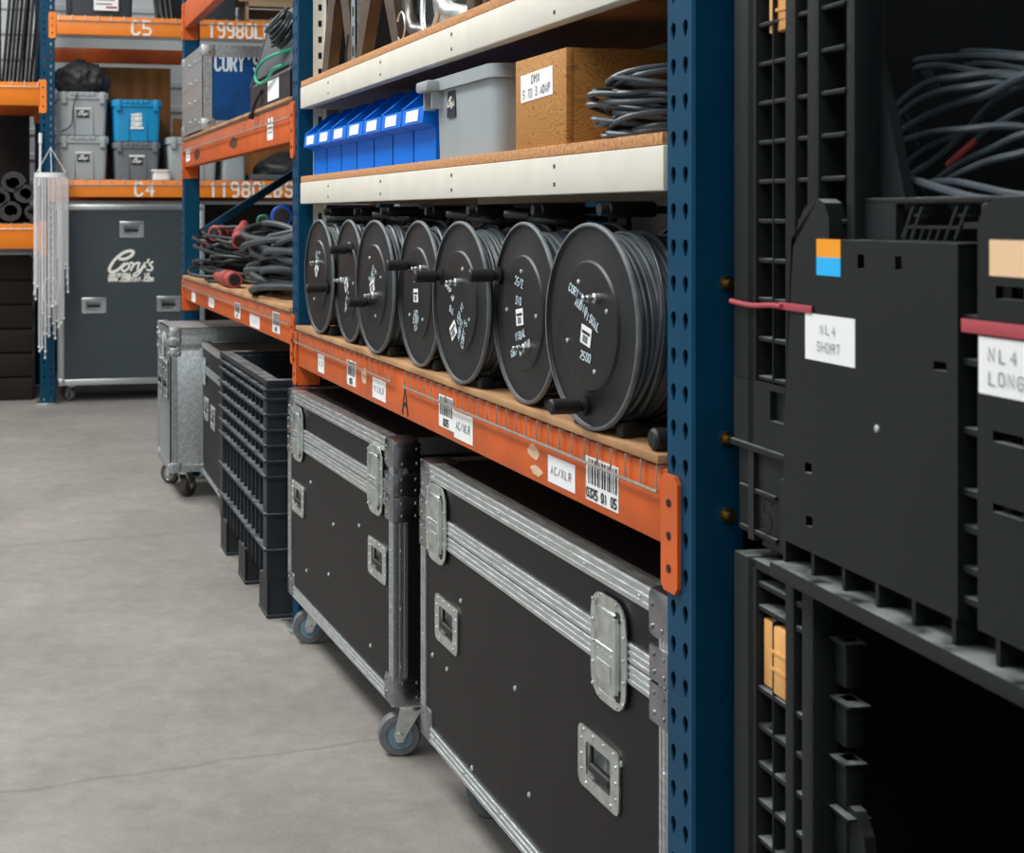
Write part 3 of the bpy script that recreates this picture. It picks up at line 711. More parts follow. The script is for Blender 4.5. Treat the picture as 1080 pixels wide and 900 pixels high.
def flight_case(loc, rz, L, D, zb, zt, seam, latches, handles, casters, label, group=None, mt='lam', trim='alu', cap='chrome', ew=.036, lug=(), r=.051, spots=(), endcap=True):
    t = thing('flight_case', loc, rz, label, 'road case', group)
    s0, s1 = seam
    # front sheets with real openings for the recessed handles
    holes = [(-(h[0]+h[2]*.31), -(h[0]-h[2]*.31), h[1]-h[3]*.29, h[1]+h[3]*.29) for h in handles]
    for nm, z0, z1 in (('body_panel', zb+.004, (s0+s1)/2), ('lid_panel', (s0+s1)/2, zt-.004)):
        q = MB(); i = .004
        hs = [h for h in holes if z0 < h[2] and h[3] < z1]
        q.grid_face([-(L-i), -i]+[v for h in hs for v in h[:2]], [z0, z1]+[v for h in hs for v in h[2:]], hs, FX(i, 0, 0))
        q.add([(i, i, z0), (D-i, i, z0), (D-i, i, z1), (i, i, z1)], [(0, 1, 2, 3)])
        q.add([(i, L-i, z0), (D-i, L-i, z0), (D-i, L-i, z1), (i, L-i, z1)], [(3, 2, 1, 0)])
        q.add([(D-i, i, z0), (D-i, L-i, z0), (D-i, L-i, z1), (D-i, i, z1)], [(0, 1, 2, 3)])
        zz = z1 if nm == 'lid_panel' else z0
        q.add([(i, i, zz), (D-i, i, zz), (D-i, L-i, zz), (i, L-i, zz)], [(0, 1, 2, 3)])
        if nm == 'body_panel':
            q.cur = 1
            for (y, z) in spots: q.rivet(FX(i, y, z), .0055)
        q.build(nm, [mt, 'zinc'], t)
    # edge extrusions
    q = MB(); e = ew
    def strip_x(y0, z0, y1, z1, w=e, x=.004, nr=3):
        Ls = math.hypot(y1-y0, z1-z0); a = math.atan2(z1-z0, -(y1-y0))
        ribbed(q, FX(x, y0, z0, a), Ls, w, nr=nr)
    strip_x(L-.01, zt-e/2, .01, zt-e/2); strip_x(L-.01, zb+e/2, .01, zb+e/2)
    strip_x(L-e/2, zb+.01, L-e/2, zt-.01); strip_x(e/2, zb+.01, e/2, zt-.01)
    def strip_y(x0, z0, x1, z1, y, flip, nr=3):
        Ls = math.hypot(x1-x0, z1-z0); a = math.atan2(z1-z0, x1-x0)
        m = FY(x0, y, z0, a) if not flip else FY(x0, y, z0, a) @ Matrix.Scale(-1, 4, (0, 0, 1))
        ribbed(q, m, Ls, e, nr=nr)
    for y, fl in ((.004, 0), (L-.004, 1)):
        strip_y(.01, zt-e/2, D-.01, zt-e/2, y, fl); strip_y(.01, zb+e/2, D-.01, zb+e/2, y, fl)
        strip_y(e/2, zb+.01, e/2, zt-.01, y, fl); strip_y(D-e/2, zb+.01, D-e/2, zt-.01, y, fl)
    # top and bottom flats, rounded corner beads
    for z, s in ((zt-.004, 1), (zb+.004, -1)):
        q.box((.0, .0, z), (e, L, z+s*.0035)); q.box((D-e, 0, z), (D, L, z+s*.0035))
        q.box((e, 0, z), (D-e, e, z+s*.0035)); q.box((e, L-e, z), (D-e, L, z+s*.0035))
    for y in (.0045, L-.0045):
        q.cyl((.0045, y, zb+.01), (.0045, y, zt-.01), .0045, 10)
    for z in (zb+.0045, zt-.0045):
        for x in (.0045, D-.0045): q.cyl((x, .01, z), (x, L-.01, z), .0045, 10)
    n = max(2, int(L/.19))
    for k in range(n):
        y = L*(k+.5)/n; q.rivet(FX(-.0004, y, zt-e*.62), .0035); q.rivet(FX(-.0004, y, zb+e*.6), .0035)
    for k in range(3):
        z = zb+(s0-zb)*(k+.7)/3.4
        for y in (e*.5, L-e*.5): q.rivet(FX(-.0006, y, z), .0035)
        q.rivet(FY(e*.5, -.0006, z), .0035)
    q.build('edge_extrusion', trim, t)
    q = MB(); w = (s1-s0-.002)/2
    for k, z in enumerate((s0+w/2, s1-w/2)):
        ribbed(q, FX(.004, L-.004, z), L-.008, w, nr=3 if w > .02 else 2)
        ribbed(q, FY(.004, .004, z), D-.008, w, nr=3 if w > .02 else 2)
        for j in range(n): q.rivet(FX(-.0004, L*(j+.45)/n, z), .003)
    q.build('seam_extrusion', trim, t)
    # corner caps
    for y in (0, L):
        s = 1 if y == 0 else -1
        for zc, up in ((zt, -1), (zb, 1)):
            q = MB(); a = .072 if endcap else .045
            y0, y1 = y-s*.003, y+s*a
            q.box((-.003, y0, zc-up*.003), (a*1.0, y1, zc+up*a), None, .011)
            for (py, pz) in ((.3, .75), (.75, .3), (.75, .75)): q.rivet(FX(-.003, y+s*a*py, zc+up*a*pz), .0042)
            if y == 0:
                for (px, pz) in ((.3, .78), (.8, .3), (.8, .78)): q.rivet(FY(a*px, -.003, zc+up*a*pz), .0042)
            q.build('corner_cap', cap, t)
        for zc, up, hh in ((s1, 1, .022), (s0, -1, .028)) if endcap else ():       # brace plates either side of the seam
            q = MB(); zc2 = (s0+s1)/2
            za, zb2 = (zc2+.001, zc+hh) if up == 1 else (zc2-.001, zc-hh)
            q.box((-.0035, y-s*.0035, za), (.075, y+s*.062, zb2), None, .003)
            for pz in (.25, .75):
                zz = za+(zb2-za)*pz
                for py in (.014, .046): q.rivet(FX(-.0035, y+s*py, zz), .004)
                if y == 0:
                    for px in (.02, .055): q.rivet(FY(px, -.0035, zz), .0045)
            q.build('brace_corner', cap, t)
    for (y, z, w, h) in latches: latch_part(t, FX(-.0012, y, z), w, h)
    for (y, z, w, h) in handles: handle_part(t, FX(.003, y, z), w, h)
    for (x, y, a) in casters: caster(t, x, y, r, a, zb)
    return t

Y2 = 1.85
flight_case((.95, Y2, 0), 0, 1.195, .62, .134, .751, (.586, .650),
            [(2.925-Y2, .630, .135, .168), (2.051-Y2, .617, .128, .170)], [(2.866-Y2, .428, .15, .10), (2.096-Y2, .415, .155, .10)],
            [(.13, .12, .5), (.13, 1.02, 2.6), (.52, .12, .2), (.52, 1.05, .3)],
            'long black road case nearest the camera, right under the letter A end of the reel beam'.replace('right under the letter A end of the reel beam', 'its end hidden behind the blue post'),
            'black road cases with aluminium edges', spots=[(.93, .50), (.62, .42), (.17, .45), (.86, .18), (.55, .25), (1.02, .33), (1.12, .33), (.3, .2)])
cs = flight_case((.935, 3.213, 0), math.atan2(.03, 1.07), 1.065, .62, .132, .765, (.598, .664),
            [(.936, .643, .135, .165), (.142, .648, .125, .17)], [(.945, .445, .15, .095), (.135, .451, .15, .095)],
            [(.058, .045, 2.9), (.07, .96, 2.9), (.52, .12, .2), (.52, .93, .3)],
            'black road case on blue-grey casters between the ribbed crate and the longer case', 'black road cases with aluminium edges', spots=[(.8, .62-.1), (.55, .45), (.3, .5), (.6, .3), (.85, .25), (.2, .22)])
q = MB()         # end strap handle on the visible end of the second case
q.box((.10, -.008, .40), (.135, .004, .60), None, .005)
for z in (.42, .50, .58): q.rivet(FY(.118, -.008, z), .005)
q.build('end_handle', 'blk', cs)
flight_case((.915, 5.52, 0), math.atan2(-.02, .8), .78, .60, .145, .73, (.60, .635), [(.66, .61, .08, .12)], [(.62, .45, .13, .10), (.40, .44, .13, .10)],
            [(.09, .1, .5), (.09, .68, .5), (.5, .1, .2), (.5, .68, .2)], 'dark road case wedged between the silver case and the ribbed crate', 'black road cases with aluminium edges', ew=.022, endcap=False)

# silver trunk
t = thing('silver_trunk', (.806, 6.40, 0), 0, 'galvanised silver trunk on brown casters at the far end of the floor row', 'trunk')
TL, TD, zb, zt, sm = .47, .62, .128, .785, .70
q = MB(); q.box((.003, .003, zb+.002), (TD-.003, TL-.003, sm-.001), None, .002); q.build('body', 'galv', t)
q = MB(); q.box((.003, .003, sm+.001), (TD-.003, TL-.003, zt-.002), None, .002); q.build('lid', 'galv', t)
q = MB()
for (z, h) in ((zt-.03, .03), (zb, .03), (sm-.014, .013), (sm+.001, .013)):
    q.box((-.002, -.002, z), (.004, TL+.002, z+h)); q.box((-.002, -.002, z), (TD, .004, z+h))
for y in (-.002, TL-.028): q.box((-.002, y, zb), (.004, y+.03, zt))
q.box((-.002, -.002, zb), (.03, .004, zt)); q.box((TD-.03, -.002, zb), (TD, .004, zt))
q.box((-.002, -.002, zt-.003), (.03, TL+.002, zt)); q.box((-.002, -.002, zt-.003), (TD, .03, zt))
q.build('edge_angle', 'galv', t)
for y, s in ((0, 1), (TL, -1)):
    for z, u in ((zt, -1), (zb, 1), (sm, 1), (sm, -1)):
        c = MB(); c.box((-.005, y-s*.005, z+(.002*u if z == sm else -.004*u)), (.05, y+s*.045, z+u*.045), None, .008)
        for k in (.2, .75):
            c.rivet(FX(-.005, y+s*.045*k, z+u*.03), .005)
            if s == 1: c.rivet(FY(.05*k, -.005, z+u*.03), .005)
        c.build('corner_cap', 'galv', t)
for y in (.14, .33): handle_part(t, FX(-.003, y, .54), .12, .19)
latch_part(t, FX(-.004, .235, .68), .07, .12)
q = MB(); q.prism(rrect(.1, .06, .012), .002, FX(.002, .235, .742)); q.build('name_plate', 'ivory', t)
for (x, y, a) in ((.075, .065, .9), (.075, .40, 2.4), (.54, .07, .3), (.54, .4, .3)):
    caster(t, x, y, .05, a, zb, 'brtyre', 'chrome')

# ------------------------------------------------------------------ ribbed crate on the floor
t = thing('bulk_crate', (.872, 4.452, 0), math.atan2(-.012, 1.0), 'open blue-black ribbed bulk crate standing on the floor beside the far rack post', 'crate')
CL, CD, CH = 1.02, .86, .765
def rib_wall(b, m, L, H0, H1, th, nv, zs, rim=True):
    """u 0..L, v heights, w outwards 0..th"""
    b.box((0, H0, -.034), (L, H1, -.028), m)
    for i in range(nv+1):
        u = L*i/nv; b.box((u-.0045 if i else 0, H0, -.03), (u+.0045 if i < nv else L, H1, th), m)
    for z in zs: b.box((0, z-.004, -.03), (L, z+.004, th+.012), m)
ZS = [.22, .335, .455, .505, .555, .605, .655, .705, .735]
wm = {'side': FX(.034, CL, 0), 'near': FY(0, .034, 0), 'far': FY(0, CL-.034, 0) @ Matrix.Scale(-1, 4, (0, 0, 1)), 'back': FX(CD-.034, CL, 0) @ Matrix.Scale(-1, 4, (0, 0, 1))}
for k, m in wm.items():
    q = MB(); rib_wall(q, m, CL if k in ('side', 'back') else CD, .125, CH-.012, .03, 13 if k in ('side', 'back') else 11, ZS); q.build('ribbed_wall', 'crate', t)
q = MB()
q.ring([(0, 0), (CD, 0), (CD, CL), (0, CL)], [(.045, .045), (CD-.045, .045), (CD-.045, CL-.045), (.045, CL-.045)], .018, T(0, 0, CH-.016)); q.build('rim', 'crate', t)
MB().box((.02, .02, .125), (CD-.02, CL-.02, .16)).build('base', 'crate', t)
for iy in range(3):
    for ix in range(3):
        q = MB(); y0 = (.0, .43, .86)[iy]; x0 = (0, .35, .70)[ix]
        for k in range(4): q.box((x0+.002, y0+.002+.045*k, .0), (x0+.156, y0+.014+.045*k, .125))
        q.box((x0+.002, y0+.002, 0), (x0+.012, y0+.15, .125)); q.box((x0+.0, y0, .0), (x0+.158, y0+.155, .012), None, .003)
        q.build('foot', 'crate', t)

FAN = [
  [(0.13, -0.11, 1.379), (0.13, -0.159, 1.397), (0.13, -0.231, 1.417), (0.13, -0.294, 1.428), (0.13, -0.352, 1.434), (0.13, -0.406, 1.448)],
  [(0.11, -0.154, 1.355), (0.11, -0.191, 1.381), (0.11, -0.258, 1.394), (0.11, -0.332, 1.395)],
  [(0.12, -0.183, 1.43), (0.12, -0.224, 1.449), (0.12, -0.265, 1.456), (0.12, -0.3, 1.456)],
  [(0.12, -0.185, 1.416), (0.12, -0.224, 1.434), (0.12, -0.274, 1.442), (0.12, -0.321, 1.443)],
  [(0.16, -0.146, 1.346), (0.16, -0.204, 1.367), (0.16, -0.258, 1.394), (0.16, -0.309, 1.425), (0.16, -0.353, 1.44)],
  [(0.16, -0.128, 1.352), (0.16, -0.156, 1.371), (0.16, -0.199, 1.385), (0.16, -0.249, 1.392)],
  [(0.14, -0.195, 1.477), (0.14, -0.234, 1.477), (0.14, -0.287, 1.467), (0.14, -0.337, 1.456), (0.14, -0.369, 1.451)],
  [(0.16, -0.166, 1.491), (0.16, -0.24, 1.487), (0.16, -0.309, 1.48), (0.16, -0.364, 1.472)],
  [(0.18, -0.233, 1.476), (0.18, -0.276, 1.475), (0.18, -0.337, 1.462)],
  [(0.18, -0.228, 1.494), (0.18, -0.28, 1.488), (0.18, -0.337, 1.478)],
  [(0.06, -0.237, 1.333), (0.06, -0.277, 1.342), (0.06, -0.318, 1.338), (0.06, -0.373, 1.327), (0.06, -0.421, 1.318)],
  [(0.08, -0.317, 1.336), (0.08, -0.36, 1.336), (0.08, -0.408, 1.329), (0.08, -0.46, 1.321)],
  [(0.13, -0.25, 1.34), (0.13, -0.302, 1.36), (0.13, -0.352, 1.373), (0.13, -0.406, 1.386)],
  [(0.11, -0.302, 1.339), (0.11, -0.356, 1.354), (0.11, -0.407, 1.362)],
  [(0.155, -0.239, 1.359), (0.155, -0.265, 1.374), (0.155, -0.291, 1.386), (0.155, -0.32, 1.4)],
]

# ------------------------------------------------------------------ stacked bulk containers in the bay nearest the camera
CRZ = -math.atan2(.0628, .998); CT = 1.03; CDp = 1.0
F0 = FX(0, 0, 0)                       # u = distance towards the camera, v = height, w = outwards
def lattice(b, z0, z1, rows, full=True, mirror=False, u1=.285):
    def bx(a, c, za, zb, w0=-.034, w1=0):
        if mirror: a, c = CT-c, CT-a
        b.box((a, za, w0), (c, zb, w1), F0, .0015)
    bx(0, .061, z0, z1, -.05); bx(.1, .1035, z0, z1, -.03, -.002); bx(.1375, .162, z0, z1); bx(.191, .217, z0, z1)
    if full: bx(.268, u1, z0, z1, -.04, -.006)
    for z in rows: bx(.05, .268 if full else .2, z-.0028, z+.0028, -.034, -.003)

# upper container
t = thing('bulk_container', (.965, 1.70, 0), CRZ, 'upper black bulk container with orange and blue tape squares, open above its half-height front', 'bulk container', 'stacked black bulk containers by the camera')
q = MB(); rows = [1.0914+.0502*k for k in range(17)]
lattice(q, 1.085, 1.92, rows)
q.build('corner_lattice', 'cont', t)
q = MB(); lattice(q, 1.085, 1.92, rows, mirror=True); q.build('corner_lattice', 'cont', t)
q = MB()
q.grid_face([0, .099, .1495, .165], [.998, 1.041, 1.079, 1.088], [(.099, .1495, 1.041, 1.079)], F0)
q.add([(.099, 1.041, 0), (.1495, 1.041, 0), (.1495, 1.079, 0), (.099, 1.079, 0), (.099, 1.041, -.008), (.1495, 1.041, -.008), (.1495, 1.079, -.008), (.099, 1.079, -.008)], [(0, 1, 5, 4), (1, 2, 6, 5), (2, 3, 7, 6), (3, 0, 4, 7), (4, 5, 6, 7)], F0)
q.box((0, .998, -.05), (.165, 1.088, -.009), F0)
q.box((-.003, .996, -.03), (.15, 1.0045, .005), F0, .002)
# stacking block with raised figures
q.box((0, .883, -.05), (.125, .996, -.006), F0, .004); q.box((.125, .883, -.05), (.15, .975, .003), F0, .006)
q.box((.012, .9415, -.006), (.108, .947, -.001), F0, .001); q.box((.012, .888, -.006), (.112, .894, -.001), F0, .001)
q.text('85', .036, .005, F0 @ T(.064, .917, -.0062), adv=.034, slant=.1)
q.build('corner_block', 'cont', t)
holes = [(.3223, .3355, 1.241, 1.257), (.3947, .4068, 1.2426, 1.257), (.4624, .4842, 1.145, 1.154), (.208, .2235, .9966, 1.0084), (.2104, .2255, .9337, .9461)]
q = MB(); FW = F0 @ T(0, 0, .012)
q.grid_face([.176, .502]+[v for h in holes for v in h[:2]], [.9045, 1.272]+[v for h in holes for v in h[2:]], holes, FW)
q.prism([(.154, .9045), (.1761, .9045), (.1761, 1.2721), (.262, 1.2721), (.262, 1.296), (.252, 1.314), (.238, 1.319), (.222, 1.317), (.205, 1.307), (.19, 1.287), (.18, 1.262), (.168, 1.19), (.158, 1.05)], .022, F0 @ T(0, 0, -.01))
q.box((.176, 1.268, -.012), (.502, 1.272, .0118), F0); q.box((.498, .9045, -.012), (.502, 1.272, .0118), F0)
for h in holes: q.box((h[0], h[2]-.003, 0), (h[1], h[2], .0123), F0)
q.cur = 1; q.rivet(FW @ T(.3612, 1.0705, 0), .0045)
q.build('front_wall', ['cont', 'zinc'], t)
q = MB()
q.box((.502, .9045, -.03), (.533, 1.30, -.024), F0)
for z in (.925, .955, .995, 1.03, 1.09, 1.157, 1.2, 1.29): q.box((.502, z-.003, -.024), (.535, z+.003, .006), F0)
q.build('wall_joint', 'cont', t)
q = MB()
def slot(h): return h
h2 = [(.56, .60, 1.222, 1.234), (.556, .60, 1.088, 1.098), (.556, .60, 1.022, 1.03)]
q.grid_face([.533, .85]+[v for h in h2 for v in h[:2]], [.9045, 1.285]+[v for h in h2 for v in h[2:]], h2, FW)
q.prism([(.533, 1.285), (.85, 1.285), (.85, 1.316), (.56, 1.316), (.545, 1.31), (.536, 1.298)], .022, F0 @ T(0, 0, -.01))
q.box((.533, .9045, -.012), (.537, 1.285, .0118), F0)
for h in h2: q.box((h[0], h[2]-.004, 0), (h[1], h[2], .0123), F0)
q.build('front_wall', 'cont', t)
q = MB()
q.box((.145, .858, -.03), (CT, .8776, .026), F0, .004); q.box((.145, .8776, -.03), (CT, .906, -.02), F0)
for k in range(14): q.box((.152+.0676*k, .876, -.022), (.158+.0676*k, .9055, .010), F0)
q.build('base_rail', 'cont', t)
q = MB()         # shoulder recess and hinge rack above the wall
q.box((.262, 1.312, -.03), (.85, 1.319, -.018), F0, .002); q.box((.262, 1.268, -.04), (.502, 1.2725, .0), F0)
q.box((.285, 1.272, -.028), (.348, 1.313, -.018), F0); q.box((.505, 1.26, -.03), (.52, 1.312, -.01), F0, .003)
for k in range(2):
    for j in range(2):
        u = .386+.075*k+.016*j; q.prism([(u, 1.276), (u+.004, 1.276), (u+.024, 1.309), (u+.02, 1.309)], .012, F0 @ T(0, 0, -.012))
    for z in (1.288, 1.300): q.box((.392+.075*k+(z-1.276)*.5, z-.0016, -.012), (.412+.075*k+(z-1.276)*.5, z+.0016, -.002), F0)
for j in range(6): q.prism([(.39+.014*j, 1.274), (.393+.014*j, 1.274), (.40+.014*j, 1.287), (.397+.014*j, 1.287)], .012, F0 @ T(0, 0, -.012))
q.box((.392, 1.286, -.012), (.485, 1.289, .0), F0)
q.build('hinge_rack', 'cont', t)
q = MB(); q.prism([(.236, 1.9), (.236, 1.44), (.297, 1.30), (.34, 1.30), (.30, 1.42), (.275, 1.48), (.275, 1.9)], .012, F0 @ T(0, 0, -.05)); q.build('folded_gate', 'cont', t)
q = MB()
q.box((.0, -.04, .88), (CDp, -.055, 1.92)); q.build('end_wall', 'blk', t)
q = MB(); q.box((.0, -CT+.04, .88), (CDp, -CT+.055, 1.92)); q.build('end_wall', 'blk', t)
MB().box((CDp-.02, -CT, .88), (CDp, -.02, 1.6)).build('rear_wall', 'blk', t)
MB().box((.02, -CT+.04, .87), (CDp-.02, -.04, .90)).build('base', 'blk', t)
q = MB(); sticker(q, F0 @ T(.2645, 1.158, .0123), .108, .054, 'none'); q.cur = 2
q.text('NL4', .010, .0011, F0 @ T(.262, 1.168, .0133), adv=.013, jit=.04); q.text('SHORT', .010, .0011, F0 @ T(.264, 1.148, .0133), adv=.0105, jit=.04)
q.build('label_sticker', ['white', 'ink', 'inkg'], t)
q = MB(); sticker(q, F0 @ T(.60, 1.158, .0123), .128, .054, 'none'); q.cur = 2
q.text('NL4', .012, .0013, F0 @ T(.572, 1.169, .0133), adv=.016, jit=.04); q.text('LONG', .012, .0013, F0 @ T(.578, 1.147, .0133), adv=.014, jit=.04)
q.build('label_sticker', ['white', 'ink', 'inkg'], t)
for nm, a, mt in (('tape_square', (.236, 1.2515, .288, 1.2725), 'oj'), ('tape_square', (.236, 1.2305, .288, 1.2515), 'cy'), ('tape_square', (.552, 1.243, .61, 1.277), 'skin')):
    o = MB().box((a[0], a[1], .012), (a[2], a[3], .0129), F0).build(nm, mt, t)
    o['label'] = {'oj': 'orange tape square', 'cy': 'sky blue tape square', 'skin': 'beige tape square'}[mt]

# lower container
t = thing('bulk_container', (.965, 1.70, 0), CRZ, 'lower black bulk container with a dark open front under the taped one', 'bulk container', 'stacked black bulk containers by the camera')
rows = [.8265, .7965]+[.692-.0483*k for k in range(14)]
q = MB()
def bx(a, c, za, zb, w0=-.034, w1=0): q.box((a, za, w0), (c, zb, w1), F0, .0015)
bx(0, .061, 0, .855, -.05); bx(.1, .1035, 0, .79, -.03, -.002); bx(.1375, .158, 0, .86); bx(.178, .204, 0, .86); bx(.05, .16, .845, .857)
for z in rows: bx(.05, .19, z-.0032, z+.0032, -.034, -.003)
q.build('corner_lattice', 'cont', t)
q = MB()
for k, z in enumerate((.80, .73, .66, .60)): q.box((.206, z-.055, -.05), (.232, z, -.026), F0, .004); q.box((.204, z-.004, -.05), (.24+.008*(k % 2), z, -.02), F0, .001)
q.build('hinge_knuckle', 'cont', t)
q = MB(); q.prism([(.2, .612), (.245, .607), (.262, .585), (.275, .53), (.285, .0), (.2, .0)], .014, F0 @ T(0, 0, -.045)); q.build('folded_gate', 'cont', t)
q = MB()
for z in rows[:]: q.box((CT-.20, z-.0032, -.034), (CT-.05, z+.0032, -.003), F0)
q.box((CT-.061, 0, -.05), (CT, .857, 0), F0); q.box((CT-.158, 0, -.034), (CT-.1375, .86, 0), F0); q.box((CT-.204, 0, -.034), (CT-.178, .86, 0), F0)
q.build('corner_lattice', 'cont', t)
MB().box((0, -.04, .0), (CDp, -.055, .856)).build('end_wall', 'blk', t)
MB().box((0, -CT+.04, .0), (CDp, -CT+.055, .856)).build('end_wall', 'blk', t)
MB().box((CDp-.02, -CT, 0), (CDp, -.02, .856)).build('rear_wall', 'blk', t)
MB().box((.0, -CT+.06, .0), (CDp-.02, -.06, .16)).build('base', 'blk', t)

Cm = T(.965, 1.70, 0) @ Matrix.Rotation(CRZ, 4, 'Z')
CF = Cm @ F0
def clip(z0, z1, u0, u1, label):
    q = MB(); m = CF
    q.box((u0, z0, -.03), (u0+.034, z1, -.008), m, .003); q.box((u0+.034, z0, -.03), (u1, z1, -.003), m, .003)
    for k in (.35, .6): q.box((u0+.03, z0+(z1-z0)*k, -.01), (u1+.001, z0+(z1-z0)*k+.004, -.0015), m)
    tag(q.build('wedge_block', 'clip'), label, 'wood block', 'amber blocks wedged in the black lattice')
clip(.698, .784, .066, .136, 'amber wooden block wedged in the lattice of the lower black container')
clip(1.530, 1.60, .08, .136, 'amber wooden block at the top edge, wedged in the lattice of the upper container')
q = MB(); q.tube(smooth([tuple(CF @ Vector(p)) for p in ((.0, 1.186, .004), (.06, 1.184, .006), (.12, 1.188, .01), (.16, 1.189, .0165))], 6), .0035, 8)
q.box((.15, 1.185, .0132), (.228, 1.194, .0152), CF, .0008); tag(q.build('strap', 'redstrap'), 'thin red strap running from the blue post onto the taped black front', 'strap', 'red straps')
q = MB(); q.box((.512, 1.187, .0125), (.84, 1.2, .0155), CF, .0008); tag(q.build('strap', 'redstrap'), 'red strap at the right edge, just above the NL4 LONG label', 'strap', 'red straps')
for i, P in enumerate(FAN):
    a = Vector(P[0]); e = Vector(P[-1]); ta = (Vector(P[1])-a).normalized(); te = (e-Vector(P[-2])).normalized(); dx = Vector((.03*len(P)/4, 0, 0))
    st = [a+Vector((.045, min(.03, -.062-a.y), -.03)), a+Vector((.016, min(.012, -.062-a.y), -.006))]
    pts = st+[Vector(p) for p in P]+[e+te*.05+Vector((.03, 0, 0)), e+te*.08+Vector((.09, -.02, -.02))]
    q = MB(); q.tube([tuple(Cm @ Vector(p)) for p in smooth(pts, 7)], .0044 if i not in (0, 4, 10) else .0052, 8)
    o = q.build('cable', 'cable')
    if i == 14:
        r = MB(); r.cyl(tuple(Cm @ Vector(P[0])), tuple(Cm @ Vector(P[2])), .006, 12, r1=.0048); r.build('plug', 'red', o)
        tag(o, 'grey cable with a red sleeve, fanned out in the upper black container', 'cable', 'cables fanned out of the upper container')
    else:
        tag(o, 'plain grey cable fanned out over the front of the upper black container', 'cable', 'cables fanned out of the upper container')
q = MB(); rnd = random.Random(11)
for k in range(16):
    z = .915+.02*k; cx, cy = .5+rnd.uniform(-.05, .05), -.52+rnd.uniform(-.04, .04); a, b_ = rnd.uniform(.26, .33), rnd.uniform(.3, .36)
    q.tube([tuple(Cm @ Vector((cx+a*math.cos(2*PI*j/30), cy+b_*math.sin(2*PI*j/30), z+.01*math.sin(4*PI*j/30+k)))) for j in range(30)], .011, 8, True)
tag(q.build('cable_coil', 'cablek'), 'heap of coiled black cable lying in the upper black container, in its shade', 'cable', kind='stuff')
o = MB().box((0, -.04, 0), (.05, 2.6, .1), None, .004).build('pallet_beam', 'blue', loc=(2.06, -.75, 1.66)); tag(o, 'dark blue beam in shadow above the heap of cable at the top edge', 'rack beam')

# ------------------------------------------------------------------ things on the cream shelves
ZS1, ZS2 = .957+.378+.085, .957+.673+.085
edges = [4.238, 4.063, 3.888, 3.713, 3.538, 3.363, 3.188, 3.012]
names = ['seventh blue bin of the row, nearest the far blue post', 'sixth blue bin of the row, second from the far post', 'fifth blue bin of the row, third from the far post', 'fourth blue bin, the middle one of the row',
         'third blue bin of the row from the grey tote', 'second blue bin of the row from the grey tote', 'first blue bin of the row, its label half hidden by the grey tote']
def stack_bin(loc, W, label):
    t = thing('stacking_bin', loc, 0, label, 'storage bin', 'blue bins on the cream shelf')
    H, D, xb, xl = .195, .38, .032, .0
    prof = [(xb, 0), (xb, .078), (xl, .088), (xl+.004, .125), (.085, .19), (.10, H), (D, H), (D, 0)]
    q = MB()
    for y in (.0015, W-.0045):       # side walls
        m = Matrix(((1, 0, 0, 0), (0, 0, 1, y), (0, 1, 0, 0), (0, 0, 0, 1)))
        q.prism([(p[0], p[1]) for p in prof], .003, m)
    q.box((xb, .002, 0), (xb+.003, W-.002, .08)); q.box((xb, .002, 0), (D, W-.002, .003)); q.box((D-.003, .002, 0), (D, W-.002, H))
    q.add([(xb, .002, .078), (xb, W-.002, .078), (xl, W-.002, .088), (xl, .002, .088), (xl+.004, W-.002, .125), (xl+.004, .002, .125), (xl+.008, W-.002, .125), (xl+.008, .002, .125), (xl+.006, W-.002, .09), (xl+.006, .002, .09)],
          [(0, 3, 2, 1), (3, 5, 4, 2), (5, 7, 6, 4), (7, 9, 8, 6)])
    for y in (.0015, W-.0045):       # rolled rims on the sloping side edges
        q.tube([(xl+.004, y+.0015, .126), (.085, y+.0015, .191), (.10, y+.0015, H), (D, y+.0015, H)], .0026, 6)
    q.build('bin_body', 'bin', t)
    m = FX(xl+.0012, W/2, .1065) @ Matrix.Rotation(rd(-6), 4, 'X')
    q = MB(); q.prism([(-W*.27, -.013), (W*.27, -.013), (W*.27, .013), (-W*.27, .013)], .0009, m)
    q.build('label_card', 'white', t)
for i, nm in enumerate(names): stack_bin((.945, edges[i+1], ZS1), edges[i]-edges[i+1]-.002, nm)

def cory(b, m, w, url=False):
    k = w/363.
    def P(l): return [((x-293)*k, (465-y)*k) for x, y in l]
    def S(l, wd): b.ribbon([(p.x, p.y) for p in smooth([(*q, 0) for q in P(l)], 5)], wd*k, m)
    S([(205, 408), (245, 410), (295, 385), (312, 355), (285, 345), (230, 362), (165, 415), (126, 475), (124, 503), (148, 512), (190, 495), (240, 450)], 24)
    S([(262, 445), (225, 475), (224, 500), (245, 505), (278, 475), (275, 450), (258, 447)], 17)
    S([(290, 440), (312, 448), (292, 500)], 17); S([(300, 480), (325, 450), (348, 440)], 17)
    S([(362, 442), (346, 488), (362, 500), (398, 455)], 16); S([(404, 442), (370, 510), (335, 545), (312, 538), (345, 512), (410, 470)], 15)
    S([(434, 415), (424, 440)], 16); S([(466, 435), (442, 452), (464, 480), (452, 502), (422, 498)], 16)
    if url:
        b.text('AUDIO', 26*k, 8*k, m @ T(-130*k, -72*k, 0), adv=18*k); b.text('VISUAL', 26*k, 8*k, m @ T(-40*k, -72*k, 0), adv=16*k); b.text('INC', 24*k, 7*k, m @ T(130*k, -72*k, 0), adv=16*k)
        b.text('WWW.CORYAV.COM', 30*k, 10*k, m @ T(2*k, -108*k, 0), adv=26*k)

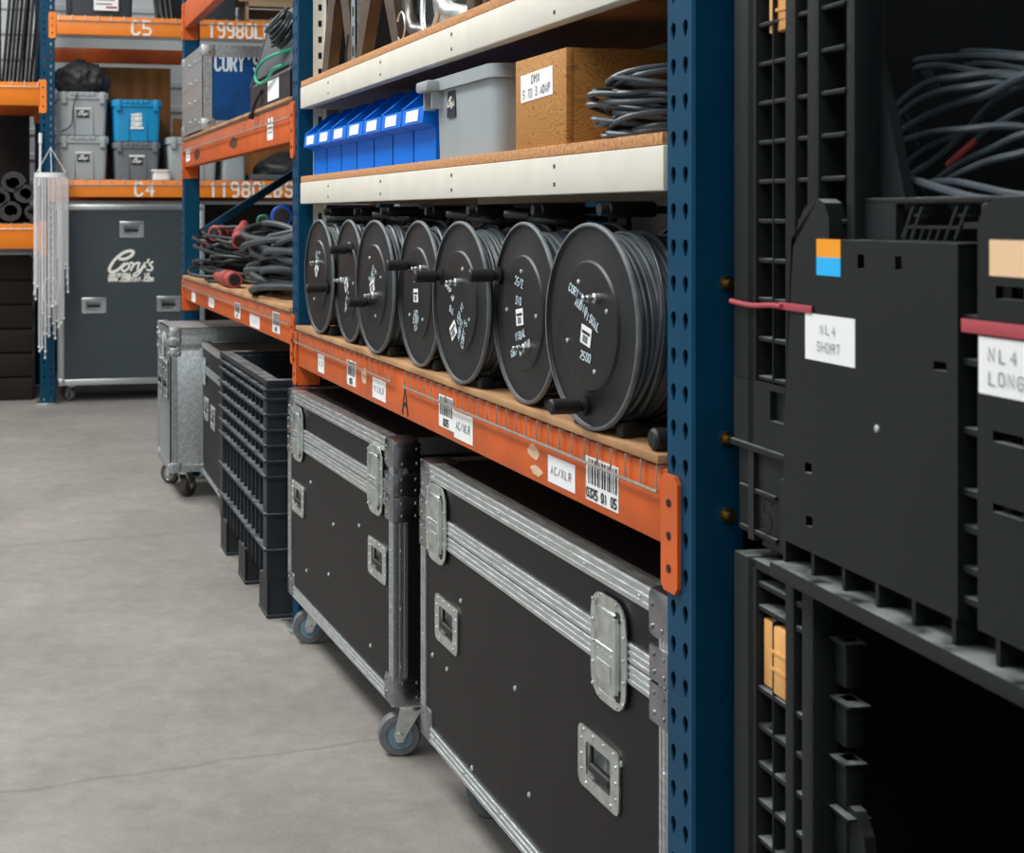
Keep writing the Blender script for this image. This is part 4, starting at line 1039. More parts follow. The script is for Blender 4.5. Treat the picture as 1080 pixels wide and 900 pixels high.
def tote(loc, rz, W, D, H, mt, label, group=None, lid=True, logo='navy', lw=.08, name='tote'):
    """front (face W wide) at x = 0 looking to -x, y = 0..W"""
    t = thing(name, loc, rz, label, 'tote', group)
    tp = .10 if lid else .06
    q = MB()
    i = W*tp/2*1.2; hz = H*.86
    lo = [(p[0]+D/2, p[1]+W/2) for p in rrect(D-2*i, W-2*i, .025)]; hi = [(p[0]+D/2, p[1]+W/2) for p in rrect(D-.02, W-.02, .03)]
    n = len(lo)
    vs = [(p[0], p[1], 0) for p in lo]+[(p[0], p[1], hz) for p in hi]+[(D/2+(p[0]-D/2)*.97, W/2+(p[1]-W/2)*.97, hz) for p in hi]+[(D/2+(p[0]-D/2)*.96, W/2+(p[1]-W/2)*.96, .004) for p in lo]
    fs = [tuple(range(n-1, -1, -1)), tuple(range(3*n, 4*n))]
    for k in range(n):
        j = (k+1) % n; fs += [(k, j, n+j, n+k), (n+k, n+j, 2*n+j, 2*n+k), (2*n+k, 2*n+j, 3*n+j, 3*n+k)]
    q.add(vs, fs); q.build('body', mt, t)
    q = MB()
    o1 = [(p[0]+D/2, p[1]+W/2) for p in rrect(D, W, .03)]; i1 = [(p[0]+D/2, p[1]+W/2) for p in rrect(D-.03, W-.03, .024)]
    q.ring(o1, i1, H-hz+.002, T(0, 0, hz-.002))
    q.build('rim', mt, t)
    if lid:
        q = MB(); q.box((.012, .012, H-.012), (D-.012, W-.012, H+.004), None, .004)
        for y in (W*.08, W*.82): q.box((-.012, y, H*.74), (.012, y+W*.1, H+.006), None, .003)
        for k in range(5): q.box((-.006, W*(.27+.1*k), H-.02-.006*(k % 2)), (.01, W*(.36+.1*k), H+.005), None, .002)
        q.build('lid', mt, t)
    m0 = FX(0, W/2, H*.5)
    sl = math.atan2(i-.01, hz); mm = FX(.01+(i-.01)*(1-.5/.86)-.003, W/2, H*.5) @ Matrix.Rotation(-sl, 4, 'X')
    if lid:
        q = MB()
        for s in (-1, 1): q.box((s*W*.18-.003, -H*.46, -.004), (s*W*.18+.003, H*.22, .003), mm)
        q.build('rib', mt, t)
    if logo == 'navy':
        q = MB(); q.prism([(-lw/2, -lw*.3), (lw/2, -lw*.3), (lw/2, lw*.3), (-lw/2, lw*.3)], .001, mm); q.cur = 1; cory(q, mm @ T(0, 0, .001), lw*.8); q.build('logo_sticker', ['navy', 'wpaint'], t)
        if lid: q = MB(); q.prism([(-W*.16, H*.12), (W*.16, H*.12), (W*.16, H*.2), (-W*.16, H*.2)], .001, mm); q.build('label_strip', 'ivory', t)
    elif logo == 'print':
        q = MB()
        for z in (.18, .05, -.08):
            q.text('CORY', H*.085, H*.03, mm @ T(0, H*z, .001), adv=W*.055)
        q.prism([(-W*.13, -H*.2), (W*.13, -H*.2), (W*.13, -H*.15), (-W*.13, -H*.15)], .001, mm); q.build('printed_lettering', 'wpaint', t)
    return t
M['navy'] = mat('navy_sticker', '#1B2430', .5)
g = tote((.955, 2.60, ZS1), 0, .40, .50, .178, 'toteg', 'open grey plastic tote on the cream shelf between the blue bins and the wooden box', None, lid=False, logo=None)
q = MB()
q.prism(rrect(.055, .058, .004), .001, FX(.0102, .272, .118) @ Matrix.Rotation(rd(-2), 4, 'X')); q.cur = 1; cory(q, FX(.0092, .272, .118) @ Matrix.Rotation(rd(-2), 4, 'X'), .045); q.build('logo_sticker', ['navy', 'wpaint'], g)
q = MB()     # moulded handle on the front
q.box((-.014, .335, .112), (.012, .341, .165)); q.box((-.014, .39, .112), (.012, .396, .165)); q.box((-.03, .325, .15), (.008, .405, .174), None, .006)
q.build('handle', 'toteg', g)

t = thing('wooden_box', (.955, 2.235, ZS1), 0, 'plain oak plywood box with a handwritten white label beside the grey tote', 'box')
q = MB(); q.box((0, 0, 0), (.012, .235, .165), None, .001); q.box((.013, .001, 0), (.40, .013, .165)); q.box((.013, .222, 0), (.40, .234, .165)); q.box((.013, .0135, .0), (.40, .2215, .012)); q.box((.388, .0135, .012), (.4, .2215, .165)); q.build('box_body', 'oak', t)
q = MB(); q.box((.012, .013, .153), (.4, .222, .164)); q.build('lid_panel', 'oak', t)
q = MB(); sticker(q, FX(-.0002, .132, .113, rd(2)), .15, .05, 'none'); q.cur = 1
q.text('DMX', .0145, .0015, FX(-.001, .134, .125, rd(2)), adv=.014, slant=.15, jit=.04); q.text('5 TO 3 ADAP', .0145, .0015, FX(-.001, .13, .102, rd(2)), adv=.0118, slant=.15, jit=.05)
q.build('label_sticker', ['white', 'ink'], t)

def coil(name, mt, cx, cy, z0, a, b, n, r, label, seed=1, dz=None, rz=0, ramp=.0, group=None, wob=.02, parts=()):
    rn = random.Random(seed); q = MB(); z = z0+r
    for k in range(n):
        aa = a*rn.uniform(.86, 1.0); bb = b*rn.uniform(.86, 1.0); ox, oy = rn.uniform(-wob, wob)*.6, rn.uniform(-wob, wob)*.6; p1, p2 = rn.uniform(0, 6.3), rn.uniform(0, 6.3)
        pts = []
        for j in range(36):
            t_ = 2*PI*j/36; x = (aa+wob*.5*math.sin(3*t_+p2))*math.cos(t_)+ox; y = bb*math.sin(t_)+oy
            zz = max(z0+r, z+wob*.35*math.sin(2*t_+p1))
            pts.append((cx+x*math.cos(rz)-y*math.sin(rz), cy+x*math.sin(rz)+y*math.cos(rz), zz))
        q.tube(pts, r, 8, True)
        z += dz if dz else r*1.1
    o = q.build(name, mt); return tag(o, label, 'cable', group)
coil('cable_coil', 'cable', 1.142, 2.092, ZS1, .205, .118, 27, .0047, 'stack of looped grey cable on the cream shelf beside the oak plywood box', 3, dz=.0037, rz=.32, wob=.03)

# clamps and pipe on the upper cream shelf
def a_frame(y, label, rz=0, w=.17):
    q = MB(); out = [(-w/2, 0), (-w/2+.035, 0), (-.022, .19), (-.012, .215), (.012, .215), (.022, .19), (w/2-.035, 0), (w/2, 0), (.045, .30), (.03, .33), (-.03, .33), (-.045, .30)]
    q.prism(out, .035, FX(0, 0, 0)); q.cyl((-.04, 0, .29), (.01, 0, .29), .012, 12)
    q.prism([(-.05, .296), (.05, .296), (.05, .335), (-.05, .335)], .045, FX(.004, 0, 0))
    o = q.build('bracket', 'brown', loc=(1.02, y, ZS2), rz=rz); return tag(o, label, 'bracket', 'steel brackets on the upper shelf')
a_frame(3.975, 'brown steel A-shaped bracket on the upper shelf, nearest the far blue post', .25, .2)
a_frame(3.55, 'brown steel A-shaped bracket between the galvanised channel and the bent tube', .2, .26)
q = MB(); q.box((0, 0, 0), (.004, .05, .4)); q.box((0, 0, 0), (.04, .004, .4)); q.box((0, .046, 0), (.04, .05, .4)); q.cur = 1
for k in range(7): q.prism(rrect(.018, .03, .008), .0005, FX(0, .025, .04+.055*k))
q.tube(smooth([(-.004, .05, 0.006), (-.012, .06, .02), (-.006, .055, .09)], 4), .003, 6)
tag(q.build('strut_channel', ['galv', 'blkrub'], loc=(.985, 3.76, ZS2)), 'upright galvanised slotted channel standing on the upper shelf between two brackets', 'channel')
def bent_tube(y, P, r, mt, label, cat='tube'):
    q = MB(); q.tube(smooth(P, 8), r, 14); return tag(q.build('bent_tube', mt, loc=(1.0, y, ZS2)), label, cat, 'bent tubes on the upper shelf')
bent_tube(3.33, [(.03, .02, .42), (.02, .02, .20), (.015, .015, .10), (.015, -.02, .045), (.03, -.08, .026), (.10, -.10, .022)], .019, 'steel', 'dull bent steel tube standing next to the A-shaped bracket')
bent_tube(3.05, [(.015, .10, .42), (.01, .09, .24), (.01, .06, .12), (.015, .0, .055), (.02, -.09, .03), (.08, -.16, .024)], .021, 'zinc', 'shiny bent tube on the upper shelf beside the round ring')
q = MB(); q.tube([(.02+.012*math.sin(a), .075*math.cos(a), .125+.118*math.sin(a)) for a in [2*PI*k/36 for k in range(36)]], .007, 10, True); q.lathe([(.01, 0), (.085, 0), (.085, .004), (.01, .004)], 30, T(.045, 0, .125) @ Matrix.Rotation(PI/2, 4, 'Y') @ Matrix.Scale(1.25, 4, (1, 0, 0)))
tag(q.build('pipe_ring', 'zinc', loc=(1.0, 3.17, ZS2)), 'round steel ring with a disc standing on the upper shelf behind the shiny tube', 'ring')
q = MB(); q.tube([(.0, .032*math.cos(a), .036+.034*math.sin(a)) for a in [PI*.15+2*PI*.8*k/24 for k in range(25)]], .0022, 6)
tag(q.build('wire_hook', 'zinc', loc=(.96, 3.235, ZS2)), 'small wire hook at the shelf edge below the round ring', 'hook')
for i, (y, lab) in enumerate(((2.86, 'brown steel clamp behind the shiny tube'), (2.72, 'brown steel clamp with a flat plate, second from the shiny tube'), (2.56, 'brown steel clamp nearest the camera on the upper shelf'))):
    q = MB()
    q.box((0, 0, 0), (.03, .05, .24), None, .006); q.box((0, -.05, .06), (.03, .05, .09), None, .006); q.cyl((.015, -.04, .02), (.015, -.04, .2), .008, 10); q.tube(smooth([(.015, .03, .2), (.015, .0, .27), (.015, -.06, .25), (.015, -.08, .18)], 6), .012, 10)
    q.box((-.004, -.09, .0), (.05, .05, .012), None, .003)
    tag(q.build('pipe_clamp', 'brown', loc=(1.01, y, ZS2)), lab, 'clamp', 'steel clamps on the upper shelf')

# ------------------------------------------------------------------ coils, blue case, wedge in the second bay
ZD = Z2+.12; ZD2 = Z3+.143
coil('cable_coil', 'cablek', 1.20, 6.18, ZD, .26, .27, 26, .0078, 'heap of thin black cable with red plugs, beside the far blue post', 8, dz=.0082, wob=.09)
coil('cable_coil', 'cabler', 1.30, 5.02, ZD, .34, .46, 24, .0122, 'big coil of thick black cable beside the post where the reels end', 9, dz=.0104, wob=.1)
def plug(p0, p1, r, mt, label):
    q = MB(); p0 = Vector(p0); p1 = Vector(p1); d = (p1-p0)
    q.cyl(tuple(p0), tuple(p0+d*.55), r*.55, 14, r1=r*.8); q.cyl(tuple(p0+d*.5), tuple(p1), r, 16, c=r*.12); q.cyl(tuple(p0+d*.72), tuple(p0+d*.78), r*1.1, 16)
    q.cur = 1; q.cyl(tuple(p1), tuple(p1+d*.005), r*.7, 14)
    tag(q.build('power_plug', [mt, 'blkrub']), label, 'plug', 'plugs on the cable coils')
plug((1.12, 6.28, ZD+.205), (.96, 6.10, ZD+.215), .036, 'red', 'red power plug on top of the thin cable heap, far one of the pair')
plug((1.08, 6.02, ZD+.255), (1.02, 5.80, ZD+.185), .036, 'red', 'red power plug tilted down between the two cable coils')
plug((1.02, 6.36, ZD+.17), (.945, 6.22, ZD+.16), .03, 'red', 'smaller red power plug low on the heap of thin cable')
plug((.955, 5.98, ZD+.034), (.965, 5.60, ZD+.034), .034, 'red', 'red power plug lying on the board in front of the big coil')
plug((1.22, 5.62, ZD+.285), (1.09, 5.27, ZD+.29), .045, 'cee', 'blue power plug on top of the big coil of thick cable')
plug((1.17, 5.95, ZD+.268), (1.06, 5.50, ZD+.272), .026, 'greend', 'green plug sleeve lying along the top of the big coil')

t = thing('blue_case', (.925, 6.22, ZD2+.005), 0, 'scuffed blue road case lettered CORY\'S with silver edges, on the orange beam', 'road case')
BL, BD, BH = .66, 1.0, .375
MB().box((.004, .004, .004), (BD-.004, BL-.004, BH-.004)).build('body_panel', 'bcase', t)
q = MB()
ribbed(q, FX(.004, BL, BH/2), BL, BH-.002, nr=4)
ribbed(q, FY(0, .004, BH-.025), BD, .05, nr=1); ribbed(q, FY(0, .004, .02), BD, .04, nr=1)
q.box((0, 0, 0), (.045, .004, BH)); q.box((BD-.045, 0, 0), (BD, .004, BH)); q.box((0, 0, BH-.004), (BD, .05, BH)); q.box((0, 0, BH-.004), (.05, BL, BH)); q.box((0, BL-.05, BH-.004), (BD, BL, BH))
for k in range(4):
    for yy in (.18, .36): q.rivet(FX(-.002, yy+.03*(k % 2), .05+.09*k), .007)
q.build('edge_extrusion', 'galv', t)
for y, s in ((0, 1), (BL, -1)):
    for z, u in ((BH, -1), (0, 1)):
        q = MB(); q.box((-.004, y-s*.004, z-u*.004), (.06, y+s*.06, z+u*.05), None, .007); q.rivet(FX(-.006, y+s*.03, z+u*.03), .006); q.rivet(FY(.03, -.006, z+u*.03), .006); q.build('corner_cap', 'galv', t)
MB().text("CORY'S", .066, .011, FY(.17, .0035, .297), adv=.035).build('stencil_lettering', 'chalk', t)
t = thing('wedge_speaker', (.945, 4.44, ZD2), 0, 'dark grey wedge floor speaker with a white label, carrying a looped green cable', 'speaker')
WL = .70; q = MB()
prof = [(0, 0), (0, .09), (.015, .105), (.085, .345), (.38, .345), (.46, .25), (.46, 0)]
m = Matrix(((1, 0, 0, 0), (0, 0, 1, 0), (0, 1, 0, 0), (0, 0, 0, 1)))
q.prism(prof, WL, m); q.build('cabinet', 'blk', t)
a = math.atan2(.24, .07); q = MB(); q.box((0.005, .02, -.004), (.24, WL-.02, .010), T(.016, 0, .107) @ Matrix.Rotation(-a, 4, 'Y'), .006); q.build('grille', 'mesh', t)
for y in (.0, WL-.012):
    q = MB(); m2 = Matrix(((1, 0, 0, 0), (0, 0, 1, y), (0, 1, 0, 0), (0, 0, 0, 1))); q.prism([(-.004, .095), (.004, .112), (.076, .354), (.385, .354), (.38, .345), (.085, .345), (.015, .105)], .012, m2); q.build('edge_trim', 'mesh', t)
q = MB(); sticker(q, FX(-.0002, .27, .05), .19, .07, 'none'); q.build('label_sticker', ['white', 'ink'], t)
ctr = (1.02, 4.60, ZD2+.185); q = MB(); rn = random.Random(4)
ct_, st_ = math.cos(.5), math.sin(.5)
for k in range(8):
    r0 = rn.uniform(.05, .085); ph = rn.uniform(-.3, .3)
    q.tube([(ctr[0]-.045-.006*k+.03*math.sin(t_), ctr[1]+.9*r0*1.4*math.cos(t_+ph), ctr[2]+.03+.008*k+r0*.62*math.sin(t_)) for t_ in [2*PI*j/28 for j in range(28)]], .006, 6, True)
tag(q.build('cable_coil', 'cablek'), 'small coil of thin black cable lying on the wedge speaker', 'cable')
q = MB(); q.tube(smooth([(.985, 4.50, 1.85), (.935, 4.62, 1.838), (.93, 4.80, 1.836), (.928, 4.925, 1.814), (.926, 4.925, 1.778), (.928, 4.84, 1.76), (.93, 4.73, 1.767), (.93, 4.62, 1.79), (.93, 4.48, 1.786)], 8), .0055, 8)
tag(q.build('cable', 'green'), 'thin green cable looping off the front of the wedge speaker', 'cable')
q = MB(); q.tube(smooth([(.94, 4.90, ZD2+.06), (.93, 4.95, ZD2+.03), (.922, 4.98, ZD2-.01), (.918, 4.99, ZD2-.03)], 5), [.006]*11+[.011]*5, 8); tag(q.build('cable_end', 'blk'), 'short black cable end hanging over the beam below the wedge speaker', 'cable')

# ------------------------------------------------------------------ far rack: things on it
RC = R90
ZC4 = 1.548; ZC5 = 2.68
def ftote(x0, x1, z, H, mt, label, group='lidded totes on the far rack', **k):
    return tote((x1, 9.93, z), RC, x1-x0, .55, H, mt, label, group, **k)
ftote(.465, .822, ZC4, .30, 'totel', 'light grey lidded tote at the bottom left of shelf C4, beside the blue post', lw=.085)
ftote(.462, .820, ZC4+.311, .295, 'totel', 'light grey lidded tote stacked under the black bag', lw=.085)
ftote(.848, 1.185, ZC4, .262, 'toted', 'dark grey lidded tote underneath the blue tote', lw=.08)
ftote(.84, 1.195, ZC4+.273, .285, 'totecy', 'bright blue lidded tote on top of the dark grey one', logo='print')
ftote(1.225, 1.60, ZC4, .30, 'totel', 'light grey tote partly hidden behind the blue rack post', logo=None)
tote((1.25, 9.88, ZC4), RC, .14, .045, .072, 'ivory', 'small white tray in front of the half-hidden grey tote', logo=None, lid=False, name='tray')
tote((1.80, 9.93, ZC4), RC, .18, .5, .22, 'toteg', 'narrow grey tote seen under the beam of the blue case', logo=None, lid=False)
# bag
bm = bmesh.new(); bmesh.ops.create_icosphere(bm, subdivisions=5, radius=1); rn = random.Random(2)
from mathutils import noise
for v in bm.verts:
    p = v.co.copy(); f = 1+.16*noise.noise(p*2.2)+.10*noise.noise(Vector((p.x*9, p.y*9, p.z*3)))
    v.co = Vector((p.x*.19*f, p.y*.26*f, max(-.10, p.z*.135*f)))
    if p.x > .3: v.co.z -= .03*(p.x-.3)
me = bpy.data.meshes.new('bag'); bm.to_mesh(me); bm.free(); me.materials.append(M['fab']); me.polygons.foreach_set('use_smooth', [True]*len(me.polygons))
o = bpy.data.objects.new('bag', me); COL.objects.link(o); o.location = (.648, 10.18, ZC4+.311+.302+.10)
tag(o, 'crumpled black fabric bag lying on the stacked light grey totes', 'bag')
q = MB(); q.tube(smooth([(.60, 9.905, ZC4+.6), (.572, 9.90, ZC4+.50), (.56, 9.90, ZC4+.38), (.49, 9.91, ZC4+.33)], 6), .005, 6); tag(q.build('cord', 'blk'), 'thin dark cord hanging from the black bag over the upper grey tote', 'cord')
q = MB(); q.box((0, 0, 0), (.62, .03, .86), None, .002); tag(q.build('plywood_or_shade_sheet', 'brownwood', loc=(.72, 10.62, ZC4)), 'brown plywood sheet standing behind the bright blue tote', 'plywood sheet')
q = MB(); q.box((0, 0, 0), (.5, .03, .48), None, .002); tag(q.build('plywood_or_shade_sheet', 'brownwood', loc=(1.36, 10.62, ZC4)), 'lower brown plywood sheet behind the half-hidden grey tote', 'plywood sheet')
q = MB(); q.box((0, 0, 0), (.62, .04, .6), None, .002); tag(q.build('plywood_or_shade_sheet', 'brownwood', loc=(1.9, 10.62, ZC4)), 'brown plywood sheet behind the black bag under the blue case', 'plywood sheet')
bm = bmesh.new(); bmesh.ops.create_icosphere(bm, subdivisions=4, radius=1)
for v in bm.verts:
    p = v.co.copy(); f = 1+.12*noise.noise(p*2.5); v.co = Vector((p.x*.26*f, p.y*.2*f, max(-.03, p.z*.14*f+.03*p.x)))
me = bpy.data.meshes.new('bag'); bm.to_mesh(me); bm.free(); me.materials.append(M['blk']); me.polygons.foreach_set('use_smooth', [True]*len(me.polygons))
o = bpy.data.objects.new('bag', me); COL.objects.link(o); o.location = (2.13, 10.05, ZC4+.075); tag(o, 'low black bag on shelf C4 seen below the beam of the blue case', 'bag')
q = MB(); q.box((0, 0, 0), (1.1, .4, .042), None, .006); tag(q.build('flat_case', 'mesh', loc=(1.46, 9.86, ZC4)) if False else q.build('flat_case', 'mesh', loc=(1.82, 9.86, ZC4)), 'flat grey case lying under the low black bag', 'case')
# on C5
t = tote((1.0, 9.93, ZC5), RC, .46, .6, .34, 'totek', 'charcoal tote with a white notice on shelf C5', logo=None, lid=False)
q = MB(); q.prism([(-.085, -.06), (.085, -.06), (.085, .06), (-.085, .06)], .001, FX(-.004, .20, .11)); q.cur = 1
for k in range(2): q.prism([(-.07, .01-.03*k), (.06-.02*k, .01-.03*k), (.06-.02*k, .02-.03*k), (-.07, .02-.03*k)], .0004, FX(-.005, .20, .11))
q.cur = 2; q.prism([(.0, -.045), (.075, -.045), (.075, -.03), (.0, -.03)], .0004, FX(-.005, .20, .11))
q.build('notice', ['white', 'inkg', 'red'], t)
q = MB()
for k in range(4):
    x = 1.17+.035*k; q.cyl((x, 10.0, ZC5), (x-.05, 10.25, ZC5+.75), .017, 10)
tag(q.build('folded_stand', 'blk'), 'black folded stand leaning on shelf C5 beside the charcoal tote', 'stand')
q = MB(); q.box((0, 0, 0), (.26, .3, .4), None, .01); tag(q.build('dark_box', 'totek', loc=(1.46, 9.93, ZC5)), 'charcoal box on shelf C5 beside the cardboard box', 'box')
q = MB(); q.box((0, 0, 0), (.17, .02, .4), None, .004); tag(q.build('board_panel', 'totek', loc=(1.22, 10.3, ZC5)), 'dark panel standing behind the folded stand', 'panel')
q = MB(); q.box((0, 0, 0), (.06, .02, .16), None, .002); tag(q.build('paper_sign', 'ivory', loc=(1.38, 9.92, ZC5)), 'small white card on shelf C5 beside the charcoal box', 'card')
t = thing('cardboard_box', (1.80, 9.92, ZC5), 0, 'open cardboard box on shelf C5 above the stencilled weight', 'cardboard box')
q = MB(); q.box((0, 0, 0), (.5, .01, .02)); q.box((0, 0, .115), (.5, .01, .15)); q.box((0, .0, 0), (.01, .4, .15)); q.box((.49, 0, 0), (.5, .4, .15)); q.box((0, .39, 0), (.5, .4, .15)); q.box((0, 0, 0), (.5, .4, .008)); q.build('carton', 'card', t)
q = MB(); q.box((-.06, .02, .151), (.5, .35, .35), None, .005)
for k in range(4): q.cur = 1; q.prism([(0, 0), (.07, 0), (.07, .05), (0, .05)], .001, FY(.05+.11*k, .0198, .20))
q.cur = 0; tag(q.build('carton', ['card', 'white'], loc=(1.80, 9.92, ZC5)), 'upper cardboard box resting on the open one at the top edge', 'cardboard box')
# left bay of the far rack
rn = random.Random(3)
for k in range(9):
    x = .095+.027*k; q = MB(); lean = .085; dy = .05*(k % 2)
    q.box((-.0115, -.02, 0), (.0115, .02, 1.35), Matrix.Translation((x, 9.98+dy, 2.214)) @ Matrix.Rotation(rd(5+rn.uniform(-.6, .6)), 4, 'Y'), .003)
    tag(q.build('pole', 'blk'), 'black pole leaning in the upright bundle beside the blue post of shelf C5', 'pole', 'upright black poles on the far rack')
q = MB(); q.box((0, 0, 0), (.20, .5, .9), None, .01); tag(q.build('speaker_cabinet', 'blk', loc=(-.115, 9.95, 2.214)), 'black cabinet beside the upright poles, cut by the picture edge', 'speaker')
def roll(x, z, r, n, label):
    q = MB(); prev = []
    turns = 2.4; N = 60; out = []; inn = []
    for i in range(N+1):
        a = 2*PI*turns*i/N+n; rr = r*(1-.42*i/N); out.append((rr*math.cos(a)*1.05, rr*math.sin(a)*.95)); inn.append(((rr-.0115)*math.cos(a)*1.05, (rr-.0115)*math.sin(a)*.95))
    vs = []; 
    for w in (0, .9):
        vs += [(x+p[0], 9.90+w, z+p[1]) for p in out]+[(x+p[0], 9.90+w, z+p[1]) for p in inn]
    K = N+1; fs = []
    for i in range(N):
        fs += [(i, i+1, K+i+1, K+i), (i, 2*K+i, 2*K+i+1, i+1), (K+i, K+i+1, 3*K+i+1, 3*K+i), (2*K+i, 3*K+i, 3*K+i+1, 2*K+i+1)]
    fs += [(0, K, 3*K, 2*K), (N, 2*K+N, 3*K+N, K+N)]
    q.add(vs, fs); tag(q.build('rolled_mat', 'fab'), label, 'rolled mat', 'rolled black mats on the far rack')
zr = 1.245
roll(.165, zr+.28, .082, 0, 'topmost rolled black mat of the pile'); roll(.075, zr+.175, .075, 1, 'rolled black mat in the middle row, at the picture edge'); roll(.245, zr+.205, .075, 2.2, 'rolled black mat in the middle row, next to the blue post')
roll(.145, zr+.085, .08, 3, 'flattened rolled black mat at the bottom, seen end on'); roll(.29, zr+.08, .055, 4, 'bottom rolled black mat touching the blue post side'); roll(-.02, zr+.08, .08, 5, 'bottom rolled black mat cut by the picture edge')
q = MB(); q.box((0, 0, 0), (2.2, .05, .80), None, .002); tag(q.build('plywood_or_shade_sheet', 'darkwood', loc=(-1.9, 10.75, 1.245)), 'dark brown sheet added to keep the space behind the rolled black mats dark', 'sheet')  # added sheet, its colour makes the back of the shelf dark
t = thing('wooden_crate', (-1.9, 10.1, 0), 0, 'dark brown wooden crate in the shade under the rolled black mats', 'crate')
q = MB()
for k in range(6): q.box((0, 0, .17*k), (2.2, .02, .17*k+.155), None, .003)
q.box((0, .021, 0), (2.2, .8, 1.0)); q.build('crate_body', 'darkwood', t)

q = MB(); q.box((0, 0, 0), (1.4, .04, 1.38), None, .002); tag(q.build('plywood_or_shade_sheet', 'darkwood', loc=(1.56, 10.35, .0)), 'dark brown sheet added as shade behind the coils, right of the tall road case', 'sheet')  # added dark sheet, hides the lit back wall under the shelf
# tall road case at the end of the aisle
t = thing('tall_road_case', (.468, 9.90, 0), 0, 'tall dark grey road case with white script lettering under the C4 beam', 'road case')
W, Dp, z0, z1 = 1.02, .6, .118, 1.378
M['slate'] = mat('slate_laminate', '#3B4348', .5, var=.08, scale=6)
hs = [(.508, 1.20, .17, .115), (.246, .672, .17, .11), (.768, .676, .17, .11)]
q = MB(); holes = [(h[0]-h[2]*.33, h[0]+h[2]*.33, h[1]-h[3]*.32, h[1]+h[3]*.25) for h in hs]
q.grid_face([.006, W-.006]+[v for h in holes for v in h[:2]], [z0, z1-.006]+[v for h in holes for v in h[2:]], holes, FY(0, .006, 0))
q.add([(.006, .006, z0), (.006, Dp, z0), (.006, Dp, z1-.006), (.006, .006, z1-.006)], [(0, 3, 2, 1)] if False else [(0, 1, 2, 3)])
q.add([(W-.006, .006, z0), (W-.006, Dp, z0), (W-.006, Dp, z1-.006), (W-.006, .006, z1-.006)], [(0, 1, 2, 3)])
q.add([(.006, .006, z1-.006), (W-.006, .006, z1-.006), (W-.006, Dp, z1-.006), (.006, Dp, z1-.006)], [(0, 1, 2, 3)]); q.add([(.006, .006, z0), (W-.006, .006, z0), (W-.006, Dp, z0), (.006, Dp, z0)], [(0, 1, 2, 3)])
q.add([(.006, Dp, z0), (W-.006, Dp, z0), (W-.006, Dp, z1), (.006, Dp, z1)], [(0, 1, 2, 3)])
q.build('body_panel', 'slate', t)
q = MB(); e = .042
for (a, c) in (((0, z1-e), (W, z1)), ((0, z0), (W, z0+e)), ((0, z0), (e, z1)), ((W-e, z0), (W, z1))): q.box((a[0], 0, a[1]), (c[0], .008, c[1]), None, .003)
for (a, c) in (((0, z1-e), (0, z1)), ((0, z0), (0, z0+e))): q.box((-.002, 0, a[1]), (.006, Dp, c[1])); q.box((W-.006, 0, a[1]), (W+.002, Dp, c[1]))
q.box((0, 0, z1-.004), (e, Dp, z1+.001)); q.box((0, 0, z1-.004), (W, e, z1+.001)); q.box((-.002, 0, z0), (.006, e, z1)); q.box((W-.006, 0, z0), (W+.002, e, z1))
q.build('edge_extrusion', 'alu', t)
for x, s in ((0, 1), (W, -1)):
    for z, u in ((z0, 1), (z1, -1)): q = MB(); q.box((x-s*.004, -.005, z-u*.004), (x+s*.05, .06, z+u*.05), None, .012); q.build('corner_cap', 'alu', t)
for (x, z, w, h) in hs:
    m = FY(x, .0055, z); q = MB(); q.ring(rrect(w, h, .012), [(a_*1, b_-h*.035) for a_, b_ in rrect(w*.66, h*.57, .006)], .004, m)
    q.box((-w*.5, h*.33, .004), (w*.5, h*.5, .016), m, .003)
    for k in range(4): q.rivet(m @ T(w*(-.36+.24*k), h*.22, .003), .005); q.rivet(m @ T(w*(-.36+.24*k), -h*.45, .004), .005)
    a_, b0, b1, d = w*.33, -h*.32, h*.25, .05
    q.add([(-a_, b0, .001), (a_, b0, .001), (a_, b1, .001), (-a_, b1, .001), (-a_, b0, -d), (a_, b0, -d), (a_, b1, -d), (-a_, b1, -d)], [(0, 1, 5, 4), (1, 2, 6, 5), (2, 3, 7, 6), (3, 0, 4, 7), (4, 5, 6, 7)], m)
    o = q.build('recessed_handle', 'alu', t)
    q = MB(); q.cyl((-w*.27, -h*.05, -.006), (w*.27, -h*.05, -.006), h*.09, 12, m=m); q.build('grip', 'blk', o)
q = MB(); cory(q, FY(.503, .0055, .945), .318, True); q.build('script_lettering', 'wpaint', t)
for (x, y) in ((.1, .09), (W-.1, .09), (.1, Dp-.1), (W-.1, Dp-.1)): caster(t, x, y, .045, 2.1 if x < .5 else .6, z0, 'tyre', 'chrome')

# crystal chandelier
t = thing('crystal_chandelier', (.413, 9.69, 1.585), 0, 'long crystal bead chandelier hanging from the blue post at the end of the aisle', 'chandelier')
q = MB(); R = .115
q.ring([(R*math.cos(a), R*math.sin(a)) for a in [2*PI*k/40 for k in range(40)]], [(R*.96*math.cos(a), R*.96*math.sin(a)) for a in [2*PI*k/40 for k in range(40)]], .03, T(0, 0, -.03)); 
q.ring([(R*.55*math.cos(a), R*.55*math.sin(a)) for a in [2*PI*k/30 for k in range(30)]], [(R*.52*math.cos(a), R*.52*math.sin(a)) for a in [2*PI*k/30 for k in range(30)]], .012, T(0, 0, -.03)); q.build('hoop', 'ivory', t)
q = MB()
for k in range(3):
    a = 2*PI*k/3+.5; q.tube([(R*math.cos(a), R*math.sin(a), 0), (.0, .10, .175)], .0022, 6)
q.cyl((0, .095, .175), (0, .15, .175), .005, 8); q.build('hanger_wire', 'ivory', t)
rn = random.Random(6)
